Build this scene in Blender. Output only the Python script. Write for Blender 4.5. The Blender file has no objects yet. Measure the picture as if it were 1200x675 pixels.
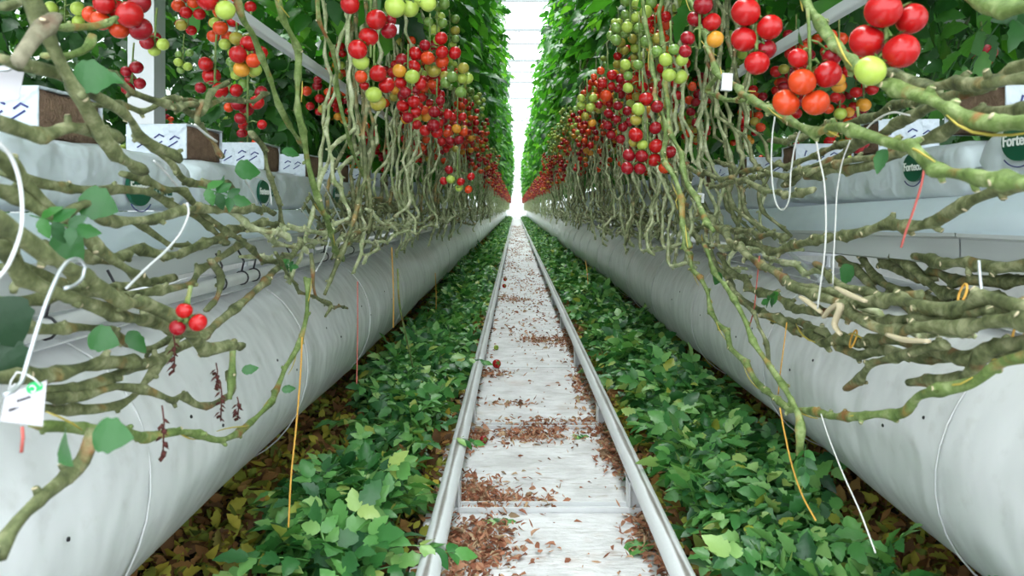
import bpy, math, random
import numpy as np
from mathutils import Vector, Matrix, noise

random.seed(7)
RNG = np.random.default_rng(11)
PI = math.pi
C = bpy.context.scene.collection
F = 950.0                      # focal length in pixels of the 1200 px wide frame
CX, CZ = -0.064, 0.685         # camera position (y = 0)

# ------------------------------------------------------------------ helpers
def PY(px, py, Y):
    """point at distance Y along the aisle"""
    return Vector((CX + (px - 604) * Y / F, Y, CZ - (py - 243) * Y / F))

def PX(px, py, X):
    """point on the vertical plane x = X"""
    return PY(px, py, (X - CX) * F / (px - 604))

def lin(h):
    h = h.lstrip('#')
    return tuple(((int(h[i:i+2], 16) / 255) ** 2.2) for i in (0, 2, 4)) + (1,)

def thing(name, label, cat, loc=(0, 0, 0), group=None):
    o = bpy.data.objects.new(name, None)
    C.objects.link(o)
    o.location = loc
    o.empty_display_size = .05
    o['label'] = label
    o['category'] = cat
    if group:
        o['group'] = group
    return o

def tag(o, label=None, cat=None, group=None, kind=None):
    if label: o['label'] = label
    if cat: o['category'] = cat
    if group: o['group'] = group
    if kind: o['kind'] = kind
    return o

def link(name, me, parent=None, loc=None):
    o = bpy.data.objects.new(name, me)
    C.objects.link(o)
    if parent is not None:
        o.parent = parent
    if loc is not None:
        o.location = loc
    return o

def mesh_np(name, V, Q, mats, midx=None, smooth=True):
    """V (n,3), Q (m,4) quads (last index may repeat the third for a triangle is not allowed)"""
    me = bpy.data.meshes.new(name)
    V = np.asarray(V, dtype=np.float32); Q = np.asarray(Q, dtype=np.int32)
    me.vertices.add(len(V)); me.vertices.foreach_set('co', V.ravel())
    me.loops.add(Q.size); me.loops.foreach_set('vertex_index', Q.ravel())
    me.polygons.add(len(Q))
    me.polygons.foreach_set('loop_start', np.arange(0, Q.size, Q.shape[1], dtype=np.int32))
    if midx is not None:
        me.polygons.foreach_set('material_index', np.asarray(midx, dtype=np.int32))
    me.polygons.foreach_set('use_smooth', np.full(len(Q), smooth))
    for m in mats:
        me.materials.append(m)
    me.update(calc_edges=True)
    me.validate()
    return me

class MB:
    """collects shapes into one mesh"""
    def __init__(self):
        self.v, self.f, self.m = [], [], []
    def add(self, vs, fs, mi=0):
        b = len(self.v)
        self.v += [tuple(p) for p in vs]
        self.f += [tuple(b + i for i in f) for f in fs]
        self.m += [mi] * len(fs)
    def box(self, c, s, mi=0, rot=None):
        vs = []
        for dx in (-.5, .5):
            for dy in (-.5, .5):
                for dz in (-.5, .5):
                    p = Vector((dx * s[0], dy * s[1], dz * s[2]))
                    if rot is not None: p = rot @ p
                    vs.append(p + Vector(c))
        self.add(vs, [(0, 1, 3, 2), (4, 6, 7, 5), (0, 4, 5, 1), (2, 3, 7, 6), (0, 2, 6, 4), (1, 5, 7, 3)], mi)
    def tube(self, pts, r, n=8, mi=0, cap=True, ridge=0.0, tw=0.0):
        vs, fs = sweep(pts, r, n, ridge, tw)
        self.add(vs, fs, mi)
        if cap:
            b = len(self.v) - len(vs)
            self.f.append(tuple(b + i for i in range(n))[::-1]); self.m.append(mi)
            e = b + len(vs) - n
            self.f.append(tuple(e + i for i in range(n))); self.m.append(mi)
    def build(self, name, mats, parent=None, smooth=True, loc=None):
        me = bpy.data.meshes.new(name)
        me.from_pydata(self.v, [], self.f)
        if not isinstance(mats, (list, tuple)): mats = [mats]
        for m in mats: me.materials.append(m)
        me.polygons.foreach_set('material_index', self.m)
        me.polygons.foreach_set('use_smooth', [smooth] * len(self.f))
        me.update()
        return link(name, me, parent, loc)

def sweep(pts, r, n=8, ridge=0.0, tw=0.0):
    pts = [Vector(p) for p in pts]
    if not hasattr(r, '__len__'): r = [r] * len(pts)
    t0 = (pts[1] - pts[0]).normalized()
    up = Vector((0, 0, 1)) if abs(t0.z) < .9 else Vector((0, 1, 0))
    u = t0.cross(up).normalized()
    vs, fs = [], []
    s = 0.0
    for i, p in enumerate(pts):
        a = pts[max(0, i - 1)]; b = pts[min(len(pts) - 1, i + 1)]
        t = (b - a)
        t = t.normalized() if t.length > 1e-9 else t0
        u = (u - t * u.dot(t))
        u = u.normalized() if u.length > 1e-6 else t.orthogonal().normalized()
        w = t.cross(u)
        if i: s += (p - pts[i - 1]).length
        for k in range(n):
            th = 2 * PI * k / n
            rr = r[i] * (1 + ridge * math.cos(2 * th + s * tw))
            vs.append(p + (u * math.cos(th) + w * math.sin(th)) * rr)
    for i in range(len(pts) - 1):
        for k in range(n):
            k2 = (k + 1) % n
            fs.append((i * n + k, i * n + k2, (i + 1) * n + k2, (i + 1) * n + k))
    return vs, fs

def catmull(pts, step):
    pts = [Vector(p) for p in pts]
    P = [pts[0] * 2 - pts[1]] + pts + [pts[-1] * 2 - pts[-2]]
    out = []
    for i in range(1, len(P) - 2):
        p0, p1, p2, p3 = P[i - 1], P[i], P[i + 1], P[i + 2]
        n = max(1, int((p2 - p1).length / step))
        for k in range(n):
            t = k / n
            out.append(.5 * ((2 * p1) + (p2 - p0) * t + (2 * p0 - 5 * p1 + 4 * p2 - p3) * t * t + (3 * p1 - p0 - 3 * p2 + p3) * t ** 3))
    out.append(P[-2].copy())
    return out

# ------------------------------------------------------------------ materials
def mat(name):
    m = bpy.data.materials.new(name); m.use_nodes = True
    nt = m.node_tree; nt.nodes.clear()
    out = nt.nodes.new('ShaderNodeOutputMaterial')
    return m, nt, out

def N(nt, typ, **kw):
    n = nt.nodes.new(typ)
    for k, v in kw.items(): setattr(n, k, v)
    return n

def ramp(nt, stops, fac, interp='LINEAR'):
    r = N(nt, 'ShaderNodeValToRGB')
    r.color_ramp.interpolation = interp
    els = r.color_ramp.elements
    while len(els) > 1: els.remove(els[-1])
    els[0].position = stops[0][0]; els[0].color = stops[0][1]
    for p, c in stops[1:]:
        e = els.new(p); e.color = c
    nt.links.new(fac, r.inputs[0])
    return r.outputs[0]

def noise_tex(nt, scale, detail=4, co=None, rough=.55, stretch=None):
    n = N(nt, 'ShaderNodeTexNoise'); n.inputs['Scale'].default_value = scale
    n.inputs['Detail'].default_value = detail; n.inputs['Roughness'].default_value = rough
    if co is None:
        tc = N(nt, 'ShaderNodeTexCoord'); co = tc.outputs['Object']
    if stretch:
        mp = N(nt, 'ShaderNodeMapping'); mp.inputs['Scale'].default_value = stretch
        nt.links.new(co, mp.inputs[0]); co = mp.outputs[0]
    nt.links.new(co, n.inputs['Vector'])
    return n.outputs['Fac']

def bump(nt, h, dist, strength=1.0):
    b = N(nt, 'ShaderNodeBump'); b.inputs['Distance'].default_value = dist; b.inputs['Strength'].default_value = strength
    nt.links.new(h, b.inputs['Height'])
    return b.outputs[0]

def mixc(nt, a, b, fac, mode='MIX'):
    m = N(nt, 'ShaderNodeMix', data_type='RGBA', blend_type=mode)
    for sock, v in ((m.inputs[0], fac), (m.inputs[6], a), (m.inputs[7], b)):
        if hasattr(v, 'links') or hasattr(v, 'is_linked'): nt.links.new(v, sock)
        else: sock.default_value = v
    return m.outputs[2]

def principled(nt, out, color, rough=.5, spec=.5, metal=0, coat=0, normal=None, trans=0.0, tcol=None):
    p = N(nt, 'ShaderNodeBsdfPrincipled')
    for k, v in (('Base Color', color), ('Roughness', rough), ('Specular IOR Level', spec), ('Metallic', metal), ('Coat Weight', coat)):
        if hasattr(v, 'is_linked'): nt.links.new(v, p.inputs[k])
        else: p.inputs[k].default_value = v
    if normal is not None: nt.links.new(normal, p.inputs['Normal'])
    if trans > 0:
        t = N(nt, 'ShaderNodeBsdfTranslucent')
        c = tcol if tcol is not None else color
        if hasattr(c, 'is_linked'): nt.links.new(c, t.inputs[0])
        else: t.inputs[0].default_value = c
        mx = N(nt, 'ShaderNodeMixShader'); mx.inputs[0].default_value = trans
        nt.links.new(p.outputs[0], mx.inputs[1]); nt.links.new(t.outputs[0], mx.inputs[2])
        nt.links.new(mx.outputs[0], out.inputs[0])
    else:
        nt.links.new(p.outputs[0], out.inputs[0])
    return p

def leaf_mat(name, stops, trans=.35, rough=.42, tint=(1.5, 1.6, .5, 1), spec=.5):
    m, nt, out = mat(name)
    g = N(nt, 'ShaderNodeNewGeometry')
    c = ramp(nt, stops, g.outputs['Random Per Island'])
    nz = noise_tex(nt, 22, 3)
    c2 = mixc(nt, c, mixc(nt, c, (.62, .72, .6, 1), 1.0, 'MULTIPLY'), nz)
    tc = mixc(nt, c2, tint, 1.0, 'MULTIPLY')
    principled(nt, out, c2, rough, spec, normal=bump(nt, noise_tex(nt, 90, 2), .002, .5), trans=trans, tcol=tc)
    return m

M = {}
M['leaf'] = leaf_mat('tomato leaf', [(0, (.014, .07, .016, 1)), (.4, (.045, .19, .035, 1)), (.75, (.08, .29, .045, 1)), (1, (.19, .44, .08, 1))], .42, rough=.3)
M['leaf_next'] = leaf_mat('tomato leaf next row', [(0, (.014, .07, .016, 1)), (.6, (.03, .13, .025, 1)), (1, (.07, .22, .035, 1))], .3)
M['leaf_cut'] = leaf_mat('cut leaf', [(0, (.022, .10, .035, 1)), (.35, (.06, .23, .055, 1)), (.65, (.135, .36, .09, 1)), (.9, (.27, .50, .16, 1)), (.96, (.40, .56, .18, 1)), (1, (.42, .44, .06, 1))], .2, .36, (1.2, 1.3, .6, 1))
M['leaf_dead'] = leaf_mat('dead leaf', [(0, (.10, .05, .025, 1)), (.28, (.26, .12, .05, 1)), (.5, (.42, .20, .07, 1)), (.62, (.13, .20, .04, 1)), (.82, (.55, .42, .06, 1)), (1, (.30, .38, .07, 1))], .15, .7, (1, 1, .6, 1), .2)
M['litter'] = leaf_mat('dry litter', [(0, (.26, .09, .055, 1)), (.35, (.52, .21, .13, 1)), (.7, (.66, .35, .23, 1)), (.9, (.68, .48, .32, 1)), (1, (.12, .05, .03, 1))], .1, .8, (1, 1, 1, 1), .2)
M['leaf_near'] = leaf_mat('near leaf', [(0, (.014, .07, .02, 1)), (.5, (.03, .14, .032, 1)), (1, (.06, .22, .045, 1))], .22, .4)

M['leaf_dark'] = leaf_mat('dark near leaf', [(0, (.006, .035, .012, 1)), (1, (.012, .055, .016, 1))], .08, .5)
def stem_mat(name, a, b, c, streak):
    m, nt, out = mat(name)
    co = N(nt, 'ShaderNodeTexCoord').outputs['Object']
    n1 = noise_tex(nt, 38, 6, co, .65)
    col = ramp(nt, [(.34, a), (.5, b), (.64, c)], n1)
    n2 = noise_tex(nt, 17, 4, co)
    k = ramp(nt, [(.57, (0, 0, 0, 1)), (.68, (.85, .85, .85, 1))], n2)
    sc = mixc(nt, streak, (streak[0] * .8, streak[1] * .45, streak[2] * .5, 1), ramp(nt, [(.45, (0, 0, 0, 1)), (.55, (1, 1, 1, 1))], noise_tex(nt, 5, 1, co)))
    col = mixc(nt, col, sc, k)
    n3 = noise_tex(nt, 60, 4, co)
    col = mixc(nt, col, mixc(nt, col, (.55, .55, .5, 1), 1.0, 'MULTIPLY'), n3)
    principled(nt, out, col, .62, .3, normal=bump(nt, noise_tex(nt, 110, 4, co), .003, .8))
    return m
M['stem'] = stem_mat('old stem', (.065, .08, .032, 1), (.18, .205, .09, 1), (.38, .39, .22, 1), (.38, .25, .09, 1))
M['stem_green'] = stem_mat('green stem', (.10, .16, .04, 1), (.20, .29, .085, 1), (.36, .44, .19, 1), (.45, .25, .07, 1))
M['stem_pale'] = stem_mat('pale stem', (.24, .29, .13, 1), (.50, .55, .31, 1), (.74, .76, .52, 1), (.30, .38, .14, 1))
M['stem_dry'] = stem_mat('dried stalk', (.17, .16, .10, 1), (.27, .25, .17, 1), (.37, .34, .24, 1), (.24, .20, .12, 1))

def simple(name, col, rough=.5, spec=.5, metal=0, coat=0, var=.12, vs=14, b=0.0, bs=80, trans=0.0, stretch=None):
    m, nt, out = mat(name)
    nz = noise_tex(nt, vs, 4, stretch=stretch)
    dark = tuple(x * (1 - 2 * var) for x in col[:3]) + (1,)
    lite = tuple(min(1, x * (1 + var)) for x in col[:3]) + (1,)
    c = mixc(nt, dark, lite, nz)
    nm = bump(nt, noise_tex(nt, bs, 3, stretch=stretch), b) if b else None
    principled(nt, out, c, rough, spec, metal, coat, nm, trans)
    return m
M['scar'] = simple('leaf scar', (.62, .53, .35, 1), .8, .2)
M['tape'] = simple('yellow rot streak', (.50, .40, .07, 1), .7)
M['red'] = simple('ripe red', (.46, .008, .009, 1), .24, .4, coat=.08, var=.18, vs=20)
M['deep'] = simple('deep red', (.29, .005, .012, 1), .26, .4, coat=.08, var=.18, vs=20)
M['orange'] = simple('orange red', (.66, .060, .012, 1), .24, .4, coat=.08, var=.15, vs=20)
M['amber'] = simple('amber', (.70, .30, .03, 1), .26, .4, coat=.08, var=.15, vs=20)
M['olive'] = simple('olive', (.38, .33, .05, 1), .28, .4, coat=.05, var=.2, vs=20)
M['lime'] = simple('lime green', (.40, .52, .085, 1), .28, .4, coat=.05, var=.12, vs=20)
M['green'] = simple('unripe green', (.19, .32, .065, 1), .25, .5, coat=.25, var=.15, vs=20)
M['calyx'] = simple('calyx', (.13, .24, .05, 1), .6, .3)
M['twine_y'] = simple('yellow twine', (.62, .33, .05, 1), .7)
M['twine_w'] = simple('white twine', (.66, .66, .62, 1), .6)
M['twine_r'] = simple('red twine', (.50, .11, .09, 1), .7)
M['wire'] = simple('zinc wire', (.55, .58, .60, 1), .35, .5, .7)
M['clip'] = simple('white plastic', (.66, .67, .67, 1), .4)
M['black'] = simple('black clip', (.02, .02, .025, 1), .5)
M['ink'] = simple('blue ink', (.04, .05, .20, 1), .6)
M['logo'] = simple('logo green', (.0, .09, .045, 1), .4, var=.05)
M['logo_text'] = simple('dark green print', (.02, .13, .10, 1), .5)
M['logo_white'] = simple('white print', (.8, .83, .8, 1), .5, var=.02)
M['tag_green'] = simple('bright green print', (.02, .45, .13, 1), .5, var=.03)
M['card'] = simple('card', (.48, .465, .49, 1), .6, var=.04)
M['coir'] = simple('coir', (.24, .16, .11, 1), .95, .1, var=.35, vs=60, b=.006, bs=220)
M['gutter'] = simple('gutter steel', (.52, .55, .56, 1), .42, .5, var=.08, vs=6, stretch=(1, .2, 4))
M['rail'] = None

def film(name, col, rough, bs, bd, grime=.0, trans=.12, stretch=(1, 1, 1)):
    m, nt, out = mat(name)
    tc = N(nt, 'ShaderNodeTexCoord').outputs['Object']
    n1 = noise_tex(nt, 3.2, 4, tc)
    c = mixc(nt, tuple(x * .88 for x in col[:3]) + (1,), col, n1)
    if grime:
        g = ramp(nt, [(.55, (0, 0, 0, 1)), (.8, (1, 1, 1, 1))], noise_tex(nt, 26, 5, tc))
        c = mixc(nt, c, (.45, .42, .37, 1), mixc(nt, (0, 0, 0, 1), (grime,) * 3 + (1,), g))
    h1 = noise_tex(nt, bs, 3, tc, .5, stretch)
    nm = bump(nt, h1, bd, 1.0)
    principled(nt, out, c, rough, .5, normal=nm, trans=trans)
    return m
M['tube'] = film('white film tube', (.93, .945, .955, 1), .27, 3.2, .030, .25, .15, (.7, 1.3, .9))
M['bag'] = film('grow bag film', (.72, .80, .85, 1), .28, 8, .034, .0, .1, (1, .9, 1))
M['liner'] = film('liner film', (.70, .81, .88, 1), .30, 7, .035, .1, .1, (1, .3, 1))
M['sleeve'] = film('cube sleeve', (.56, .63, .69, 1), .4, 30, .014, .0, .1)

def rail_mat():
    m, nt, out = mat('painted pipe rail')
    geo = N(nt, 'ShaderNodeNewGeometry')
    tc = N(nt, 'ShaderNodeTexCoord').outputs['Object']
    # bare worn strip where the trolley wheels run (top of the pipe), uneven edge
    sep = N(nt, 'ShaderNodeSeparateXYZ'); nt.links.new(tc, sep.inputs[0])
    nz = noise_tex(nt, 14, 4, tc, .6, (1, .25, 1))
    mul = N(nt, 'ShaderNodeMath', operation='ABSOLUTE'); nt.links.new(sep.outputs[0], mul.inputs[0])
    add = N(nt, 'ShaderNodeMath', operation='MULTIPLY_ADD'); nt.links.new(nz, add.inputs[0]); add.inputs[1].default_value = .011; nt.links.new(mul.outputs[0], add.inputs[2])
    top = N(nt, 'ShaderNodeMath', operation='GREATER_THAN'); nt.links.new(sep.outputs[2], top.inputs[0]); top.inputs[1].default_value = 0
    k = ramp(nt, [(.0085, (1, 1, 1, 1)), (.0115, (0, 0, 0, 1))], add.outputs[0])
    kk = N(nt, 'ShaderNodeMath', operation='MULTIPLY'); nt.links.new(k, kk.inputs[0]); nt.links.new(top.outputs[0], kk.inputs[1])
    base = mixc(nt, (.56, .58, .60, 1), (.70, .72, .73, 1), noise_tex(nt, 8, 4, tc))
    worn = mixc(nt, (.10, .09, .08, 1), (.30, .28, .26, 1), noise_tex(nt, 40, 4, tc, .6, (1, .2, 1)))
    principled(nt, out, mixc(nt, base, worn, kk.outputs[0]), .36, .5, normal=bump(nt, noise_tex(nt, 60, 3, tc), .001))
    return m
M['rail'] = rail_mat()
M['paint'] = simple('white paint', (.68, .69, .70, 1), .42, .5, var=.08, vs=18)
M['post'] = simple('column paint', (.66, .68, .70, 1), .5, .4, var=.03)

def path_mat():
    m, nt, out = mat('white woven ground cover')
    tc = N(nt, 'ShaderNodeTexCoord').outputs['Object']
    n1 = noise_tex(nt, 9, 6, tc, .6)
    c = mixc(nt, (.53, .525, .53, 1), (.70, .70, .715, 1), ramp(nt, [(.35, (0, 0, 0, 1)), (.6, (1, 1, 1, 1))], n1))
    # transverse scuffs and soil marks
    n2 = noise_tex(nt, 30, 5, tc, .65, (.35, 1.6, 1))
    c = mixc(nt, c, (.30, .24, .20, 1), ramp(nt, [(.60, (0, 0, 0, 1)), (.72, (.75, .75, .75, 1))], n2))
    n3 = noise_tex(nt, 5, 4, tc, .6)
    c = mixc(nt, c, (.45, .33, .26, 1), ramp(nt, [(.58, (0, 0, 0, 1)), (.8, (.6, .6, .6, 1))], n3))
    principled(nt, out, c, .65, .3, normal=bump(nt, noise_tex(nt, 12, 5, tc, .6, (.6, 1.4, 1)), .03, .8))
    return m
M['path'] = path_mat()
M['soil'] = simple('soil under the rows', (.07, .055, .04, 1), .95, .1, var=.4, vs=20, b=.02, bs=40)
M['wall'] = simple('white end wall', (.85, .86, .86, 1), .7, var=.03)
M['truss'] = simple('roof steel', (.34, .35, .36, 1), .5, var=.04)

def glass_mat():
    m, nt, out = mat('roof glass')
    t = N(nt, 'ShaderNodeBsdfTransparent'); t.inputs[0].default_value = (.95, .97, .97, 1)
    g = N(nt, 'ShaderNodeBsdfGlossy'); g.inputs['Roughness'].default_value = .1
    mx = N(nt, 'ShaderNodeMixShader'); mx.inputs[0].default_value = .05
    nt.links.new(t.outputs[0], mx.inputs[1]); nt.links.new(g.outputs[0], mx.inputs[2]); nt.links.new(mx.outputs[0], out.inputs[0])
    return m
M['glass'] = glass_mat()

# ------------------------------------------------------------------ leaf templates and scattering
def leaflet(hi=True, fold=.22, droop=.35):
    """unit leaflet along +x: returns V, Q (quads, degenerate tips merged to narrow quads)"""
    if hi:
        prof = [(0, .015), (.10, .20), (.27, .33), (.34, .25), (.5, .34), (.58, .23), (.78, .19), (1.0, .012)]
    else:
        prof = [(0, .03), (.3, .33), (.65, .26), (1.0, .02)]
    V, Q = [], []
    for t, w in prof:
        zc = -droop * t * t
        V += [(t + (.05 if .2 < t < .7 else 0), w, zc + fold * w), (t, 0, zc), (t + (.05 if .2 < t < .7 else 0), -w, zc + fold * w)]
    for i in range(len(prof) - 1):
        a = i * 3; b = a + 3
        Q += [(a, a + 1, b + 1, b), (a + 1, a + 2, b + 2, b + 1)]
    return np.array(V, float), np.array(Q, int)

def rot(yaw, pitch, roll):
    cy, sy, cp, sp, cr, sr = np.cos(yaw), np.sin(yaw), np.cos(pitch), np.sin(pitch), np.cos(roll), np.sin(roll)
    z = np.zeros_like(cy); o = np.ones_like(cy)
    Rz = np.array([[cy, -sy, z], [sy, cy, z], [z, z, o]]); Ry = np.array([[cp, z, sp], [z, o, z], [-sp, z, cp]]); Rx = np.array([[o, z, z], [z, cr, -sr], [z, sr, cr]])
    return np.einsum('ijn,jkn,kln->nil', Rz, Ry, Rx)

def comp_leaf(hi=True, rng=RNG, pairs=3):
    """compound tomato leaf, unit length 1 along +x, with thin rachis"""
    Vs, Qs, n = [], [], 0
    lv, lq = leaflet(hi, fold=rng.uniform(.1, .35), droop=rng.uniform(.15, .5))
    items = [(1.0 * .68, 0, .40, 0)]
    for k in range(pairs):
        t = .18 + .5 * k / max(1, pairs - .6)
        sz = .24 + .10 * math.sin(PI * (k + 1) / (pairs + 1)) + rng.uniform(-.04, .06)
        for s in (-1, 1):
            items.append((t + rng.uniform(-.03, .03), 0, sz, s * rng.uniform(.85, 1.35)))
    for (x, y, sz, yaw) in items:
        R = rot(np.array([yaw]), np.array([rng.uniform(-.1, .5)]), np.array([rng.uniform(-.5, .5)]))[0]
        v = (lv * sz) @ R.T + np.array([x, 0, -.28 * x * x])
        Vs.append(v); Qs.append(lq + n); n += len(v)
    # rachis: flat strip with a slight keel
    ts = np.linspace(0, .7, 4)
    v = []
    for t in ts:
        v += [(t, .012, -.28 * t * t), (t, 0, -.28 * t * t - .014), (t, -.012, -.28 * t * t)]
    q = []
    for i in range(3):
        a = i * 3; b = a + 3
        q += [(a, a + 1, b + 1, b), (a + 1, a + 2, b + 2, b + 1)]
    Vs.append(np.array(v)); Qs.append(np.array(q) + n)
    return np.vstack(Vs), np.vstack(Qs)

def scatter(templates, T, R, S, which=None):
    """merge transformed copies of templates; T (n,3), R (n,3,3), S (n,)"""
    n = len(T)
    if which is None: which = RNG.integers(0, len(templates), n)
    Vs, Qs, base = [], [], 0
    for k, (tv, tq) in enumerate(templates):
        idx = np.where(which == k)[0]
        if not len(idx): continue
        v = np.einsum('nij,vj->nvi', R[idx], tv) * S[idx][:, None, None] + T[idx][:, None, :]
        q = tq[None] + (np.arange(len(idx)) * len(tv))[:, None, None] + base
        Vs.append(v.reshape(-1, 3)); Qs.append(q.reshape(-1, 4)); base += len(idx) * len(tv)
    return np.vstack(Vs), np.vstack(Qs)

def join_np(parts):
    Vs, Qs, b = [], [], 0
    for v, q in parts:
        Vs.append(v); Qs.append(q + b); b += len(v)
    return np.vstack(Vs), np.vstack(Qs)

HI = [comp_leaf(True) for _ in range(6)]
LO = [comp_leaf(False, pairs=2) for _ in range(5)]
BIG = [leaflet(True, .2, .3), leaflet(True, .55, .7), leaflet(True, -.45, .3), leaflet(True, .8, -.3)]
SM = [leaflet(False, .3, .6), leaflet(False, .5, -.4), leaflet(False, .1, .9)]

# ------------------------------------------------------------------ setting
def quad_sheet(name, x0, x1, y0, y1, z, m, nx=1, ny=1, thick=.02):
    b = MB(); b.box(((x0 + x1) / 2, (y0 + y1) / 2, z - thick / 2), (x1 - x0, y1 - y0, thick))
    return b.build(name, m, smooth=False)

fl = quad_sheet('floor', -8, 8, -3, 52, -.004, M['soil'], thick=.1); fl['kind'] = 'structure'
pt = quad_sheet('path', -.262, .262, -1, 50, .006, M['path'], thick=.02); pt['kind'] = 'structure'
b = MB(); b.box((0, 51, 3), (16, .1, 6)); wl = b.build('wall_back', M['wall'], smooth=False); wl['kind'] = 'structure'
for s_, nm_ in ((-1, 'left'), (1, 'right')):
    b = MB(); b.box((s_ * 8, 24.5, 3), (.1, 55, 6)); o = b.build('wall_' + nm_, M['wall'], smooth=False); o['kind'] = 'structure'
    o = quad_sheet('path', s_ * 1.1 if s_ > 0 else -2.1, 2.1 if s_ > 0 else -1.1, -1, 50, .006, M['path'], thick=.02); o['kind'] = 'structure'
    b = MB(); b.tube([(0, y, 0) for y in np.linspace(-.4, 49, 30)], .226, 40); o = b.build('air_tube', M['clip'], loc=(s_ * 2.4, 0, .29))
    tag(o, 'white film tube of the next row, glimpsed behind the %s gutter' % nm_, 'air tube')
b = MB(); b.box((0, 24.5, 6.0), (16, 55, .01)); gl = b.build('ceiling', M['glass'], smooth=False); gl['kind'] = 'structure'
for k in range(9):
    y = 8.5 + 4.8 * k
    b = MB()
    b.box((0, y, 5.70), (16, .07, .07)); b.box((0, y, 5.30), (16, .05, .05))
    for i in range(24):
        x = -7.66 + i * .666
        b.tube([(x, y, 5.3), (x + .333, y, 5.7)], .012, 6); b.tube([(x + .333, y, 5.7), (x + .666, y, 5.3)], .012, 6)
    o = b.build('trim_%d' % (k + 1), M['truss'], smooth=False); o['kind'] = 'structure'

# ------------------------------------------------------------------ pipe rails and their sleepers
for s, side in ((-1, 'left'), (1, 'right')):
    b = MB()
    ys = np.linspace(-.6, 49, 40)
    x0 = s * .205
    b.tube([(0, y, 0) for y in ys], .0195, 24)
    o = b.build('pipe_rail', M['rail'], loc=(x0, 0, .0915))
    tag(o, 'white steel pipe rail along the %s edge of the pale path' % side, 'rail')
def sleeper(y, label, group=None):
    t = thing('rail_support', label, 'rail support', (0, y, .006), group)
    b = MB(); hh = .010 if y < 3 else .0004; b.box((0, 0, .001 if y < 3 else -.0005), (.44, .040, .003)); b.box((0, -.018, .002 + hh / 2), (.44, .004, hh)); b.box((0, .018, .002 + hh / 2), (.44, .004, hh))
    b.build('crossbar', M['paint'], t, smooth=False)
    for s in (-1, 1):
        b = MB(); x = s * .205
        b.box((x, 0, .035), (.036, .004, .07)); b.box((x - .016, 0, .035), (.004, .05, .07)); b.box((x + .016, 0, .035), (.004, .05, .07))
        # saddle under the pipe
        pts = [(x + .022 * math.sin(a), 0, .0855 - .022 * math.cos(a)) for a in np.linspace(-1.2, 1.2, 9)]
        for a, c in zip(pts[:-1], pts[1:]):
            b.add([(a[0], -.03, a[2]), (c[0], -.03, c[2]), (c[0], .03, c[2]), (a[0], .03, a[2]),
                   (a[0], -.03, a[2] - .003), (c[0], -.03, c[2] - .003), (c[0], .03, c[2] - .003), (a[0], .03, a[2] - .003)],
                  [(0, 1, 2, 3), (7, 6, 5, 4), (0, 4, 5, 1), (3, 2, 6, 7), (0, 3, 7, 4), (1, 5, 6, 2)])
        b.build('upright', M['paint'], t, smooth=False)
    return t
sleep_y = [1.82, 2.50, 3.46, 4.55, 5.6, 6.8, 8.0, 9.2, 10.4, 11.6, 12.8, 14.0]
for i, y in enumerate(sleep_y):
    if i == 0: sleeper(y, 'nearest white steel crossbar under the rails, green leaf scrap lying across it')
    elif i == 1: sleeper(y, 'second white steel crossbar under the rails, a brown litter clump on it')
    elif i == 2: sleeper(y, 'third white steel crossbar under the rails, just beyond the fallen red tomato')
    else: sleeper(y, 'small white rail support farther down the aisle than the fallen red tomato', 'rail supports far down the aisle')

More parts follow.
